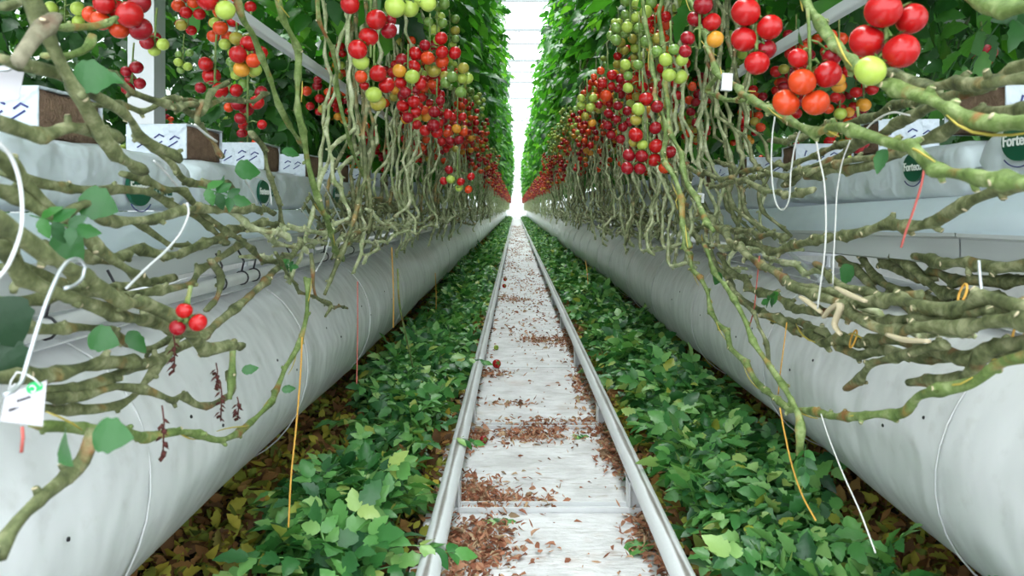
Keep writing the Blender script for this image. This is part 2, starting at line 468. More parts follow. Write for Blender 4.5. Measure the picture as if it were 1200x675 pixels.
# ------------------------------------------------------------------ white film air tubes
def tube_radius(y, th, s):
    base = .226
    n = noise.noise(Vector((math.cos(th) * 1.2, y * .9, math.sin(th) * 1.2 + s * 5)))
    n2 = noise.noise(Vector((math.cos(th) * 4, y * 2.3, math.sin(th) * 4 + s * 9)))
    return base + .012 * n + .005 * n2
for s in (-1, 1):
    t = thing('air_tube', 'long inflated white film tube running under the %s gutter' % ('left' if s < 0 else 'right'), 'air tube', (s * .8, 0, .29))
    ys = list(np.arange(-.4, 6, .05)) + list(np.arange(6, 20, .2)) + list(np.arange(20, 49, 1.0))
    n = 64
    V = []
    for y in ys:
        for k in range(n):
            th = 2 * PI * k / n
            r = tube_radius(y, th, s) if y < 20 else .226
            V.append((r * math.cos(th), y, r * math.sin(th)))
    Q = []
    for i in range(len(ys) - 1):
        for k in range(n):
            k2 = (k + 1) % n
            Q.append((i * n + k, (i + 1) * n + k, (i + 1) * n + k2, i * n + k2))
    link('film', mesh_np('film', V, Q, [M['tube']]), t)
    # suspension hoops of clear-white band
    for y in np.arange(1.12, 16, .85):
        b = MB()
        y = y + (.1 if s > 0 else 0)
        pts = [(.232 * math.cos(a), y + .02 * math.sin(a * 2), .232 * math.sin(a)) for a in np.linspace(0, 2 * PI, 41)]
        for a, c in zip(pts[:-1], pts[1:]):
            b.tube([a, c], .0016, 5, cap=False)
        b.build('hoop', M['clip'], t)
    # seam fold along the top
    b = MB()
    y2 = list(np.arange(-.4, 16, .08))
    pr = [(-s * .10 - s * .012 * noise.noise(Vector((y * 2, s, 0))), y, .2075) for y in y2]
    vs = []
    for (x, y, z) in pr: vs += [(x, y, z), (x - s * .024, y, z + .006 + .005 * noise.noise(Vector((y * 5, 3, s)))), (x - s * .024, y, z + .004)]
    fs = []
    for i in range(len(pr) - 1):
        a = i * 3; c = a + 3
        fs += [(a, a + 1, c + 1, c), (a, c, c + 2, a + 2), (a + 1, a + 2, c + 2, c + 1)]
    b.add(vs, fs); b.build('seam_flap', M['tube'], t)
    # air holes
    for (y, ang) in [(y0 + dy, a) for y0 in np.arange(.80, 3.6, .48) for dy, a in ((0, .28), (.12, .08))]:
        th = PI - ang if s > 0 else ang
        b = MB(); r = .2275
        c = Vector((r * math.cos(th), y, r * math.sin(th))); nrm = Vector((math.cos(th), 0, math.sin(th))); u = Vector((-math.sin(th), 0, math.cos(th)))
        rr = tube_radius(y, th, s) + .0015
        c = nrm * rr + Vector((0, y, 0))
        ring = [c + u * .0028 * math.cos(a) + Vector((0, .0028 * math.sin(a), 0)) for a in np.linspace(0, 2 * PI, 10, endpoint=False)]
        ring2 = [p - nrm * .004 for p in ring]
        b.add(ring + ring2, [tuple(range(10))] + [(i, (i + 1) % 10, 10 + (i + 1) % 10, 10 + i) for i in range(10)])
        b.build('air_hole', M['black'], t)

# ------------------------------------------------------------------ gutters, liners
def rise(y, s):
    if s < 0: return 0.0
    return .03 * max(0.0, min(1.0, (2.6 - y) / 1.4))
for s in (-1, 1):
    t = thing('growing_gutter', 'pale grey steel gutter carrying the white grow bags of the %s row' % ('left' if s < 0 else 'right'), 'gutter', (s * .79, 0, .56))
    prof = [(.112, .052), (.125, .055), (.125, .049), (.117, .045), (.117, .004), (.105, 0), (-.105, 0), (-.117, .004), (-.117, .045), (-.125, .049), (-.125, .055), (-.112, .052),
            (-.112, .040), (-.113, .008), (-.103, .004), (.103, .004), (.113, .008), (.112, .040)]
    edges = [-.4, 1.345, 4.4, 7.4, 10.4, 13.4, 48.5] if s > 0 else [-.4, 1.9, 4.9, 7.9, 10.9, 13.9, 48.5]
    for a, c in zip(edges[:-1], edges[1:]):
        ys = list(np.linspace(a, c - .003, 8))
        b = MB(); vs = []; k = len(prof)
        for y in ys:
            vs += [(x, y, z + rise(y, s)) for x, z in prof]
        fs = [(i * k + j, i * k + (j + 1) % k, (i + 1) * k + (j + 1) % k, (i + 1) * k + j) for i in range(len(ys) - 1) for j in range(k)]
        b.add(vs, fs)
        for y in (a + .01,):   # joint sleeve
            vs = [(x * 1.012, yy, z * 1.03 - .0008 + rise(yy, s)) for yy in (y - .012, y + .03) for x, z in prof[:12]]
            b.add(vs, [(j, j + 1, 12 + j + 1, 12 + j) for j in range(11)])
        o = b.build('gutter_section', M['gutter'], t, smooth=False)
    # film liner draped between bag and lip
    ys = list(np.arange(-.4, 8, .03)) + list(np.arange(8, 30, .5))
    V = []
    for y in ys:
        w = .5 + .5 * noise.noise(Vector((y * 3, s * 3, 0)))
        for (x, z) in ((-.10, .118), (-.112 - .004 * w, .095), (-.117 - .005 * w, .075), (-.1185 - .004 * noise.noise(Vector((y * 6, s, 1))), .060), (-.112, .040)):
            V.append(((x if s > 0 else -x), y, z + rise(y, s)))
    Q = [(i * 5 + j, i * 5 + j + 1, (i + 1) * 5 + j + 1, (i + 1) * 5 + j) for i in range(len(ys) - 1) for j in range(4)]
    link('liner_film', mesh_np('liner', V, Q, [M['liner']]), t)
    # legs: steel stands every 3 m standing behind the tube
    for y in (2.45, 5.2, 8.2, 11.2):
        b = MB(); b.box((s * .0, y, -.01), (.24, .03, .02)); b.tube([(s * .09, y, -.0), (s * .09, y, -.55)], .008, 8); b.tube([(-s * .09, y, -.01), (s * .08, y, -.06)], .007, 6)
        b.build('gutter_bracket', M['gutter'], t, smooth=False)

# ------------------------------------------------------------------ heating pipe on the left, and grow pipes above
b = MB(); b.tube([(0, y, 0) for y in np.linspace(-.3, 48, 30)], .0125, 14)
hp = thing('heating_pipe', 'slim white pipe under the left gutter, held by black clips', 'pipe', (-.655, 0, .533))
b.build('pipe', M['clip'], hp)
for y in (.86, 1.02, 1.19, 1.62, 1.75, 1.83, 2.1, 2.5, 2.9, 3.4):
    b = MB()
    b.tube([(.0145 * math.cos(a), y, .0145 * math.sin(a)) for a in np.linspace(0, 2 * PI, 13)], .0018, 5)
    b.tube([(0, y, .0145), (.004, y + .003, .035), (-.008, y, .06)], .0022, 6)
    b.build('pipe_clip', M['black'], hp)
for s in (-1, 1):
    b = MB()
    x = -.60 if s < 0 else .56
    z = CZ + (.696 if s < 0 else .606) * abs(x - CX)
    for yy in (0,):
        b.box((0, 24, 0), (.020, 48.5, .024))
    o = b.build('grow_pipe', M['post'], loc=(x, 0, z), smooth=False)
    bev = o.modifiers.new('b', 'BEVEL'); bev.width = .004; bev.segments = 2
    tag(o, 'straight pale grey rail crossing behind the %s fruit, running the length of the row' % ('left' if s < 0 else 'right'), 'rail')

# posts
b = MB(); b.box((0, 0, 2.9), (.088, .088, 5.8)); b.box((0, 0, .01), (.16, .16, .02))
o = b.build('steel_column', M['post'], smooth=False, loc=(-.064 - 432 * 2.75 / F, 2.75, 0))
tag(o, 'square white steel column rising behind the left row of grow bags', 'column')

# ------------------------------------------------------------------ grow bags with print, coir cubes
def bag_mesh(seed, L=.985):
    V = []; ny, n = 60, 36
    for i in range(ny + 1):
        v = i / ny; y = (v - .5) * L
        e = min(1, (1 - abs(2 * v - 1) ** 14) ** .6 + .12)
        for k in range(n):
            th = 2 * PI * k / n
            c, sn = math.cos(th), math.sin(th)
            x = math.copysign(abs(c) ** .36, c) * .112
            z = math.copysign(abs(sn) ** .45, sn) * .052 * e
            w = noise.noise(Vector((x * 10, y * 7, z * 22 + seed * 7)))
            w2 = noise.noise(Vector((x * 30 + 4, y * 22 + z * 30, z * 40 + seed * 3)))
            V.append((x * (.97 + .03 * e) + .003 * w * c, y, z + (.004 * w + .0022 * w2) * (1 if sn > 0 else .3)))
    Q = [(i * n + k, (i + 1) * n + k, (i + 1) * n + (k + 1) % n, i * n + (k + 1) % n) for i in range(ny) for k in range(n)]
    me = mesh_np('bag', V, Q, [M['bag']])
    return me
BAGS = [bag_mesh(i) for i in range(4)]

def text(name, body, size, m, parent, loc, s, ext=.0006, align='CENTER', tilt=0.0, bold=0.0):
    cu = bpy.data.curves.new(name, 'FONT'); cu.body = body; cu.size = size; cu.extrude = ext; cu.align_x = align; cu.align_y = 'CENTER'; cu.offset = bold
    cu.materials.append(m)
    tmp = bpy.data.objects.new('tmp', cu); C.objects.link(tmp); bpy.context.view_layer.update()
    me = bpy.data.meshes.new_from_object(tmp.evaluated_get(bpy.context.evaluated_depsgraph_get()))
    bpy.data.objects.remove(tmp)
    o = bpy.data.objects.new(name, me); C.objects.link(o); o.parent = parent
    o.location = loc
    # face the aisle: on the left row normal +x, on the right row normal -x
    o.rotation_euler = (PI / 2, tilt, PI / 2 if s < 0 else -PI / 2)
    return o

def logo(t, y, z, s, sz=1.0, words=True):
    xf = -s * .1190
    b = MB(); n = 28
    a, c = .042 * sz, .030 * sz
    f = [(xf, y + a * math.cos(k * 2 * PI / n), z + c * math.sin(k * 2 * PI / n)) for k in range(n)]
    g = [(xf + s * .006, p[1], p[2]) for p in f]
    b.add(f + g, [tuple(range(n)) if s < 0 else tuple(range(n))[::-1]] + [(i, (i + 1) % n, n + (i + 1) % n, n + i) for i in range(n)])
    lg = b.build('logo', M['logo'], t, smooth=False)
    text('logo_lettering', 'Forteco', .0235 * sz, M['logo_white'], lg, (xf - s * .0008, y, z), s, bold=.0004)
    # blue underline arc
    b = MB()
    b.tube([(xf, y + a * 1.05 * math.cos(q), z - .006 + c * 1.1 * math.sin(q)) for q in np.linspace(-PI * .78, -PI * .22, 12)], .0011, 5)
    b.build('logo_underline', M['ink'], lg)
    if words:
        text('product_lettering', 'Power', .030 * sz, M['logo_text'], t, (xf - s * .0010, y - s * .082 * sz, z - .002), s, bold=.0006)

def bag(y0, s, i, label, group=None, marks=()):
    t = thing('grow_bag', label, 'grow bag', (s * .79, y0 + .4925, .731 + rise(y0 + .5, s)), group)
    link('bag_film', BAGS[i % 4], t)
    for (yy, zz, sz) in marks:
        logo(t, yy - (y0 + .4925), zz, s, sz)
    return t
# left row
bag(.56, -1, 0, 'white film grow bag at the left edge with green oval logo nearest the camera', marks=((1.315, -.014, 1.0),))
bag(1.565, -1, 1, 'white film grow bag second along the left gutter, dark green oval behind a white wire', marks=((1.96, -.008, .95),))
bag(2.57, -1, 2, 'white film grow bag third along the left gutter, half hidden by hanging stems', marks=((2.76, -.004, .9),))
bag(.32, 1, 3, 'white film grow bag at the right edge printed with large green oval logo', marks=((1.185, .022, 1.0),))
bag(1.325, 1, 0, 'white film grow bag on the right gutter behind the seam, crossed by brown-green stems', marks=((1.50, .012, .9),))
bag(2.33, 1, 1, 'white film grow bag third along the right gutter, under lying stems')
for s in (-1, 1):
    y0 = 3.575 if s < 0 else 3.335
    for i in range(9):
        bag(y0 + i * 1.005, s, i, 'white film grow bag farther down the %s gutter, mostly hidden by hanging stems' % ('left' if s < 0 else 'right'), 'distant grow bags in the %s row' % ('left' if s < 0 else 'right'))

def cube(y, s, label, group=None, detail=True):
    t = thing('coir_cube', label, 'growing cube', (s * .775, y, .783 + rise(y, s) * 1.2), group)
    yaw = random.uniform(-.12, .12); t.rotation_euler = (0, 0, yaw)
    rnd = random.Random(int(y * 100) + s)
    def slab(sx, sy, z0, z1, wob):
        V = []; nx, ny, nz = 5, 6, 4
        b = MB()
        # box shell with wobble
        idx = {}
        vs, fs = [], []
        def vid(i, j, k):
            if (i, j, k) not in idx:
                p = Vector((-sx / 2 + sx * i / nx, -sy / 2 + sy * j / ny, z0 + (z1 - z0) * k / nz))
                w = noise.noise(p * 40 + Vector((y * 7, s, 0))) * wob
                p = Vector((p.x * (1 + w * 4), p.y * (1 + w * 3), p.z + w * .5))
                idx[(i, j, k)] = len(vs); vs.append(p)
            return idx[(i, j, k)]
        for i in range(nx):
            for j in range(ny):
                fs.append((vid(i, j, nz), vid(i + 1, j, nz), vid(i + 1, j + 1, nz), vid(i, j + 1, nz)))
                fs.append((vid(i, j, 0), vid(i, j + 1, 0), vid(i + 1, j + 1, 0), vid(i + 1, j, 0)))
            for k in range(nz):
                fs.append((vid(i, 0, k), vid(i + 1, 0, k), vid(i + 1, 0, k + 1), vid(i, 0, k + 1)))
                fs.append((vid(i, ny, k), vid(i, ny, k + 1), vid(i + 1, ny, k + 1), vid(i + 1, ny, k)))
        for j in range(ny):
            for k in range(nz):
                fs.append((vid(0, j, k), vid(0, j, k + 1), vid(0, j + 1, k + 1), vid(0, j + 1, k)))
                fs.append((vid(nx, j, k), vid(nx, j + 1, k), vid(nx, j + 1, k + 1), vid(nx, j, k + 1)))
        b.add(vs, fs)
        return b
    slab(.118, .150, 0, .064, .012).build('coir_block', M['coir'], t)
    # film sleeve: covers top, the face towards the camera, back; open towards the aisle
    b = MB()
    for j0, sy in ((-.079, 1), (.079, -1)):
        b.box((0, j0, .033), (.126, .004, .068))
    b.box((0, 0, .067), (.128, .162, .004))
    b.box((s * .062, 0, .033), (.004, .16, .068))
    sl = b.build('film_sleeve', M['sleeve'], t, smooth=False); bv = sl.modifiers.new('b', 'BEVEL'); bv.width = .0018; bv.segments = 2
    if detail:
        b = MB()
        for k in range(3):
            x = -.035 + k * .032
            b.tube([(x, -.0815, .045 - k * .004), (x + .01, -.0818, .052 - k * .004), (x + .02, -.0815, .047 - k * .004)] if k else [(x - .004, -.0815, .035), (x, -.0818, .05), (x + .003, -.0815, .048)], .0016, 5)
            b.tube([(x - .004, -.0815, .022), (x + .016, -.0815, .034)], .0015, 5)
        b.build('ink_marks', M['ink'], sl)
    return t
cl = {1.19: 'coir cube with brown side showing, at the far left behind a thick diagonal stem',
      1.70: 'coir cube in white sleeve with blue marks, beside the foot of the white column',
      2.16: 'coir cube in white sleeve with blue marks, third along the left bags'}
for y in (1.19, 1.70, 2.16): cube(y, -1, cl[y])
for i in range(18): cube(2.62 + i * .47, -1, 'small coir cube on the left grow bags beyond the third, partly behind stems', 'distant coir cubes in the left row', i < 5)
cr = {1.02: 'coir cube with brown side at the right edge above the large green logo',
      1.38: 'coir cube in white sleeve crossed by stems on the right bags',
      1.80: 'coir cube behind a tangle of brown-green stems, third on the right bags'}
for y in cr: cube(y, 1, cr[y])
for i in range(18): cube(2.3 + i * .47, 1, 'small coir cube on the right grow bags, mostly hidden by lying stems', 'distant coir cubes in the right row', i < 3)

# ------------------------------------------------------------------ vines
def vine_mb(pts, r, seed, step=.011, n=9, ridge=.13, zig=.006, stubs=True, taper=0.0, gap=(.05, .085)):
    rnd = random.Random(seed)
    P = catmull(pts, step)
    S = [0.0]
    for a, c in zip(P[:-1], P[1:]): S.append(S[-1] + (c - a).length)
    L = S[-1]
    nodes = []; d = rnd.uniform(.01, .06)
    while d < L: nodes.append((d, Vector((rnd.uniform(-1, 1), rnd.uniform(-1, 1), rnd.uniform(-1, 1))))); d += rnd.uniform(*gap)
    R, Q = [], []
    j = 0
    for p, s_ in zip(P, S):
        off = Vector((0, 0, 0)); sw = 0.0
        while j < len(nodes) - 1 and nodes[j + 1][0] < s_: j += 1
        if nodes:
            a = nodes[j]; c = nodes[min(j + 1, len(nodes) - 1)]
            if c[0] > a[0]:
                t = min(1, max(0, (s_ - a[0]) / (c[0] - a[0])))
                off = a[1] * (1 - t) + c[1] * t
            else: off = a[1]
            for q in (a, c): sw += math.exp(-((s_ - q[0]) / .010) ** 2)
        R.append(r * (1 - taper * s_ / max(L, 1e-6)) * (.90 + .32 * min(sw, 1.2) + .10 * noise.noise(p * 25 + Vector((seed, 0, 0)))))
        Q.append(p + off * zig)
    b = MB(); b.tube(Q, R, n, ridge=ridge, tw=45)
    if stubs:
        for d, v in nodes:
            i = min(range(len(S)), key=lambda k: abs(S[k] - d)) if len(S) < 400 else min(len(S) - 1, int(d / L * len(S)))
            t = (Q[min(i + 1, len(Q) - 1)] - Q[max(0, i - 1)]).normalized()
            w = (v - t * v.dot(t)).normalized()
            ln = r * rnd.uniform(1.25, 2.0)
            base = Q[i]; tip = base + w * ln + t * r * rnd.uniform(.2, .9)
            b.tube([base + w * r * .3, base + w * ln * .8 + t * r * .3, tip], [r * .72, r * .58, r * .46], 6)
            b.tube([tip, tip + w * r * .07], [r * .50, r * .42], 6, mi=1)
    return b

NEAR = []
def vine(pix, X, r, label, m='stem', seed=None, X2=None, group=None, twist=False):
    seed = seed if seed is not None else len(NEAR) + 100
    if X < 0: X = -.50 + (X + .45) * .55; r *= .70
    elif X < .6: r *= .88
    n = len(pix)
    pts = []
    for i, (px, py) in enumerate(pix):
        xx = X if X2 is None else X + (X2 - X) * i / (n - 1)
        pts.append(PX(px, py, xx))
    base = pts[0].copy()
    b = vine_mb([p - base for p in pts], r, seed, zig=.0082, ridge=.24, step=.009, n=10)
    if twist:   # yellow-brown peeled strip running along the stem
        Pp = catmull([p - base for p in pts], .02)
        rnd = random.Random(seed)
        b2 = []
        for i, p in enumerate(Pp):
            t = (Pp[min(i + 1, len(Pp) - 1)] - Pp[max(0, i - 1)]).normalized()
            u = t.orthogonal().normalized(); w = t.cross(u)
            a = i * .55
            b2.append(p + (u * math.cos(a) + w * math.sin(a)) * r * 1.12)
        k = 0
        while k + 3 < len(b2):
            e = k + rnd.randint(3, 6)
            seg = b2[k:e]
            if len(seg) > 2: b.tube(seg, [r * (.05 + .17 * math.sin(PI * (q + .5) / len(seg))) for q in range(len(seg))], 5, mi=2)
            k = e + rnd.randint(1, 5)
    t = thing('tomato_vine', label, 'vine', base, group)
    b.build('stem', [M[m], M['scar'], M['tape']], t)
    NEAR.append((t, pts))
    return t

XL = -.45
vine([(-40, 140), (0, 148), (50, 160), (100, 159), (145, 166)], XL + .04, .0085, 'thick olive stem ending in front of the leftmost bag, just under the coir cube')
vine([(15, -20), (40, 35), (62, 72), (95, 122), (125, 168), (172, 203)], XL + .05, .0095, 'thickest diagonal stem falling from the top left corner', seed=5)
vine([(66, 26), (55, 38), (44, 48), (34, 62), (22, 80)], XL + .09, .0085, 'dry beige stalk stub at the top left', 'stem_dry')
vine([(100, 80), (125, 90), (160, 102), (190, 116), (238, 124)], XL - .02, .0065, 'olive stem running from the large blurry leaf to the knot before the column')
vine([(98, 118), (140, 118), (175, 126), (198, 116), (235, 120), (290, 116), (318, 112)], XL - .06, .006, 'stem lying level in front of the white column foot')
vine([(-30, 228), (0, 234), (35, 243), (62, 250), (95, 240), (125, 258), (180, 252), (232, 251), (300, 247)], XL + .02, .0085, 'level knobbly stem crossing below the leftmost oval logo')
vine([(-30, 262), (20, 287), (70, 297), (125, 301), (158, 290), (198, 295), (240, 284), (275, 266), (322, 262)], XL - .02, .0085, 'knobbly stem sagging across the top of the left gutter')
vine([(-30, 250), (0, 266), (40, 284), (95, 318), (150, 352), (198, 374), (245, 404), (280, 411)], XL + .10, .0098, 'long straight diagonal stem passing the fallen red fruit on the left', seed=9)
vine([(-30, 285), (10, 296), (60, 332), (105, 352), (152, 372), (196, 386), (212, 398)], XL + .06, .0095, 'diagonal stem just under the long straight one, behind the wire hook')
vine([(-30, 345), (20, 350), (70, 349), (110, 346), (140, 352), (175, 346), (215, 334), (250, 315), (268, 298), (282, 282)], XL - .05, .008, 'dark stem curving up to the gutter behind the wire hook')
vine([(143, 199), (180, 210), (217, 226), (240, 250), (262, 268), (285, 291), (308, 303), (345, 305)], XL - .02, .007, 'stem curving down over the green oval logo to the gutter')
vine([(160, 158), (198, 184), (216, 207), (242, 218), (266, 213), (284, 232), (303, 243), (325, 255)], XL - .05, .0075, 'S-shaped stem hanging over the second coir cube')
vine([(150, 262), (215, 290), (236, 291), (262, 280), (290, 270), (318, 265)], XL - .08, .006, 'thin stem behind the curved white wire')
vine([(328, -12), (335, 20), (347, 57), (350, 95), (353, 133), (362, 185), (368, 222), (378, 255), (392, 285), (404, 303)], XL + .06, .0085, 'thick green-brown stem hanging straight from the top beside the pale rail', 'stem_green', seed=31, twist=True)
vine([(281, -12), (288, 20), (300, 45), (318, 92), (330, 128), (345, 160), (356, 176)], XL, .0075, 'green stem hanging from the top through the pale rail on the left', 'stem_green')
vine([(375, -12), (378, 25), (386, 60), (396, 95), (402, 140), (412, 178), (428, 215), (436, 250)], XL + .08, .0062, 'green stem hanging just left of the big red central cluster', 'stem_green')
vine([(40, 448), (90, 449), (140, 440), (180, 428), (214, 408), (250, 383), (281, 357), (310, 330), (340, 304), (356, 290)], XL + .02, .0088, 'knobbly stem rising from the white tag to the hanging tangle')
vine([(48, 488), (80, 495), (120, 507), (165, 512), (205, 508), (250, 510), (288, 497), (318, 470), (338, 432), (352, 390), (360, 350), (362, 325)], XL + .08, .0066, 'lowest left stem, curving up in a hook with yellow streaks', 'stem_green', twist=True)
vine([(50, 458), (100, 463), (135, 456), (180, 458), (210, 466), (233, 480), (258, 472), (274, 452), (270, 430)], XL + .04, .0066, 'stem looping below the tag level, ending in a small curl')
vine([(50, 480), (85, 482), (120, 474), (150, 460), (166, 436), (184, 416), (196, 395)], XL + .01, .007, 'short stem joining two left stems in a fork')
vine([(116, 508), (104, 545), (78, 568), (48, 588), (20, 616), (-10, 660)], XL + .12, .0082, 'dark stem dropping to the bottom left corner over the white tube', seed=77)
vine([(0, 18), (22, 13), (56, -5)], XL, .006, 'short stem crossing the very top left corner')
vine([(58, 41), (85, 40), (108, 37), (122, 32), (132, 26)], XL - .1, .0055, 'curved green stalk below the top left red cluster', 'stem_green')
vine([(60, 58), (86, 60), (106, 55), (114, 46), (116, 38)], XL - .08, .0055, 'short stalk curling up under the top left tomatoes', 'stem_green')
vine([(238, 124), (232, 148), (250, 168), (258, 180)], XL - .03, .0055, 'forked stub below the stem knot before the column')
vine([(212, 116), (222, 128), (240, 130), (250, 108), (268, 96)], XL - .04, .0062, 'pale twisted stem knot left of the dark red fruit')
vine([(272, 412), (271, 440), (268, 470)], XL + .06, .006, 'short green side shoot hanging from the fork', 'stem_green')
vine([(292, 150), (305, 172), (309, 200), (318, 225), (330, 250), (338, 275)], XL - .03, .0065, 'stem hanging in front of the third coir cube')
vine([(250, 300), (262, 320), (258, 345), (246, 360)], XL - .02, .0075, 'dark dead stem stub under the left gutter edge')
vine([(320, 300), (340, 330), (368, 345), (392, 357), (410, 362)], XL + .06, .0045, 'thin twig trailing over the left tube')
vine([(366, 300), (372, 340), (386, 358), (380, 372)], XL + .1, .005, 'small forked twig hanging low before the left tube')
vine([(0, 65), (40, 78), (90, 100), (150, 130), (178, 165), (205, 190)], XL + .02, .0075, 'dark stem parallel to the thickest diagonal, at top left')
vine([(0, 210), (40, 222), (90, 228), (140, 226), (190, 238), (235, 262), (262, 290)], XL - .04, .0068, 'slim stem sweeping under the leftmost bag print')
vine([(0, 385), (45, 392), (95, 388), (140, 396), (180, 402), (215, 398)], XL + .0, .007, 'stem below the diagonal pair, beside the small dark leaf')
vine([(0, 322), (40, 326), (80, 338), (120, 336), (160, 330), (200, 322)], XL - .08, .0075, 'shaded stem under the left gutter by the white pipe')
vine([(-20, 445), (20, 440), (60, 441), (110, 432), (150, 421)], XL + .03, .0095, 'thick mossy stem passing just above the white tag')
vine([(-20, 178), (20, 205), (60, 232), (100, 268), (130, 300), (165, 330)], XL + .03, .008, 'steep stem crossing the level ones at the left edge')
# right side
XR = .42
vine([(940, -15), (948, 12), (962, 36), (1000, 70), (1047, 101), (1090, 122), (1133, 143), (1165, 147), (1230, 147)], XR - .07, .0085, 'bright green stem arching from the big red cluster to the right edge', 'stem_green', seed=201, twist=True)
vine([(804, -15), (812, 15), (820, 36), (838, 68), (846, 88), (872, 104), (900, 122), (940, 146), (972, 155), (1007, 160), (1038, 178), (1062, 180), (1090, 190), (1135, 198), (1170, 208), (1230, 216)], XR - .09, .0072, 'long green stem from the white clip down past the orange cluster', 'stem_green', seed=202, twist=True)
vine([(1120, -8), (1147, 9), (1175, 10), (1230, 5)], XR - .02, .0085, 'green stem crossing the top right corner', 'stem_green')
vine([(1035, 82), (1060, 92), (1085, 101), (1133, 107), (1170, 102), (1230, 88)], XR + .0, .0085, 'stem right of the single lime fruit')
vine([(925, 214), (965, 190), (1000, 172), (1060, 142), (1100, 122), (1135, 104), (1230, 68)], XR + .04, .0085, 'dark stem rising to the right edge behind the green arching one')
vine([(900, 165), (950, 158), (1005, 138), (1050, 122), (1100, 100)], XR + .06, .007, 'thin dark stem behind the white twine loop')
vine([(940, 205), (985, 196), (1025, 185), (1060, 170), (1100, 160), (1140, 140), (1230, 120)], XR + .02, .008, 'shaded stem over the right coir cubes')
vine([(790, 228), (806, 262), (826, 285), (860, 338), (883, 358), (927, 382), (960, 396), (1033, 399), (1083, 410), (1133, 414), (1230, 408)], XR, .0088, 'lowest thick stem of the right bundle, yellow streaks on it', seed=206, twist=True)
vine([(808, 222), (833, 258), (883, 302), (933, 335), (977, 346), (1017, 352), (1083, 360), (1130, 362), (1167, 355), (1230, 358)], XR - .02, .009, 'top thick stem of the right bundle below the gutter', seed=207)
vine([(840, 300), (867, 328), (910, 352), (943, 368), (1000, 366), (1050, 373), (1100, 368), (1230, 374)], XR - .01, .0085, 'middle stem of the right bundle, yellow tie around it', seed=208)
vine([(870, 280), (905, 290), (945, 287), (987, 276), (1033, 267), (1070, 262), (1093, 255), (1127, 238), (1160, 223), (1230, 196)], XR + .03, .0085, 'twisted stem rising across the right gutter to the right edge', seed=209)
vine([(798, 262), (806, 292), (820, 332), (840, 372), (860, 412), (888, 450), (912, 468), (943, 481), (962, 488), (990, 494), (1027, 480), (1057, 481), (1075, 467), (1100, 460), (1133, 450), (1160, 424), (1230, 392)], XR - .04, .0064, 'long stem looping low over the right tube and back up', 'stem_green', seed=210, twist=True)
vine([(822, 290), (840, 325), (862, 360), (883, 405), (912, 447), (930, 468), (944, 492), (944, 530)], XR - .08, .0056, 'thin green stem hanging down the right tube to a dangling leaf', 'stem_green', seed=211)
vine([(985, 452), (1013, 433), (1050, 419), (1083, 406), (1120, 398)], XR - .02, .0064, 'short bare side stem under the right bundle')
vine([(1065, 452), (1100, 449), (1133, 441), (1150, 420), (1175, 408), (1230, 396)], XR - .01, .0075, 'stem bending up into the right bundle near the edge')
vine([(753, -12), (757, 27), (763, 83), (777, 143), (777, 180), (790, 213), (800, 258), (810, 290)], XR - .14, .0068, 'bright stem hanging down past the lime fruits right of the aisle', 'stem_green', seed=214, twist=True)
vine([(774, -12), (777, 60), (781, 110), (788, 150), (800, 200), (817, 242), (838, 268)], XR - .12, .0066, 'second bright hanging stem, beside the one past the lime fruits', 'stem_green', seed=215)
vine([(800, 240), (812, 262), (850, 268), (890, 275), (920, 283)], XR + .02, .007, 'stem running level onto the right gutter lip')
vine([(838, 192), (870, 200), (905, 196), (948, 182), (1000, 170)], XR + .05, .0065, 'slim stem over the right bags behind the twine loops')
vine([(826, 216), (868, 214), (900, 207), (960, 200), (1010, 190), (1060, 186)], XR + .02, .0065, 'level stem lying along the right bags')
vine([(770, 110), (785, 160), (802, 195), (835, 205), (880, 214), (925, 232), (960, 228)], XR - .02, .0065, 'stem curving down into the right tangle')
vine([(862, 345), (890, 380), (903, 405), (906, 432)], XR - .04, .004, 'thin dark dried shoot before the right tube')
vine([(930, 340), (975, 352), (1010, 378), (1040, 392), (1080, 390), (1130, 386), (1230, 384)], XR - .03, .0085, 'mossy stem twined through the middle of the right bundle', seed=221)
vine([(900, 365), (950, 384), (1000, 412), (1040, 410), (1075, 418), (1120, 412), (1160, 402), (1230, 392)], XR + .01, .008, 'underside stem of the right bundle, brown bark', seed=222)
vine([(845, 88), (830, 108), (850, 118), (880, 122), (905, 130)], XR - .07, .0055, 'side stem curling under the white clip', 'stem_green')
vine([(950, 305), (985, 330), (1010, 340), (1040, 348), (1080, 344)], XR + .0, .0065, 'broken stem with a pale split end in the right bundle')
DR = .70
for k, (p, lb) in enumerate([([(1003, 292), (1030, 325), (1070, 348), (1120, 358), (1230, 360)], 'lowest shaded stem between the right gutter and tube'),
             ([(1038, 296), (1075, 325), (1105, 343), (1160, 352), (1230, 350)], 'shaded stem sloping down under the right gutter'),
             ([(1073, 300), (1110, 309), (1140, 305), (1230, 316)], 'shaded stem tight beneath the right gutter'),
             ([(1016, 293), (1060, 318), (1100, 322), (1150, 332), (1230, 330)], 'shaded middle stem behind the right bundle'),
             ([(985, 302), (1018, 332), (1040, 352), (1075, 362)], 'shaded short stem where the right gutter joint hangs over')]):
    vine(p, DR - .02 * (k % 3), .0095, lb, 'stem', seed=300 + k)

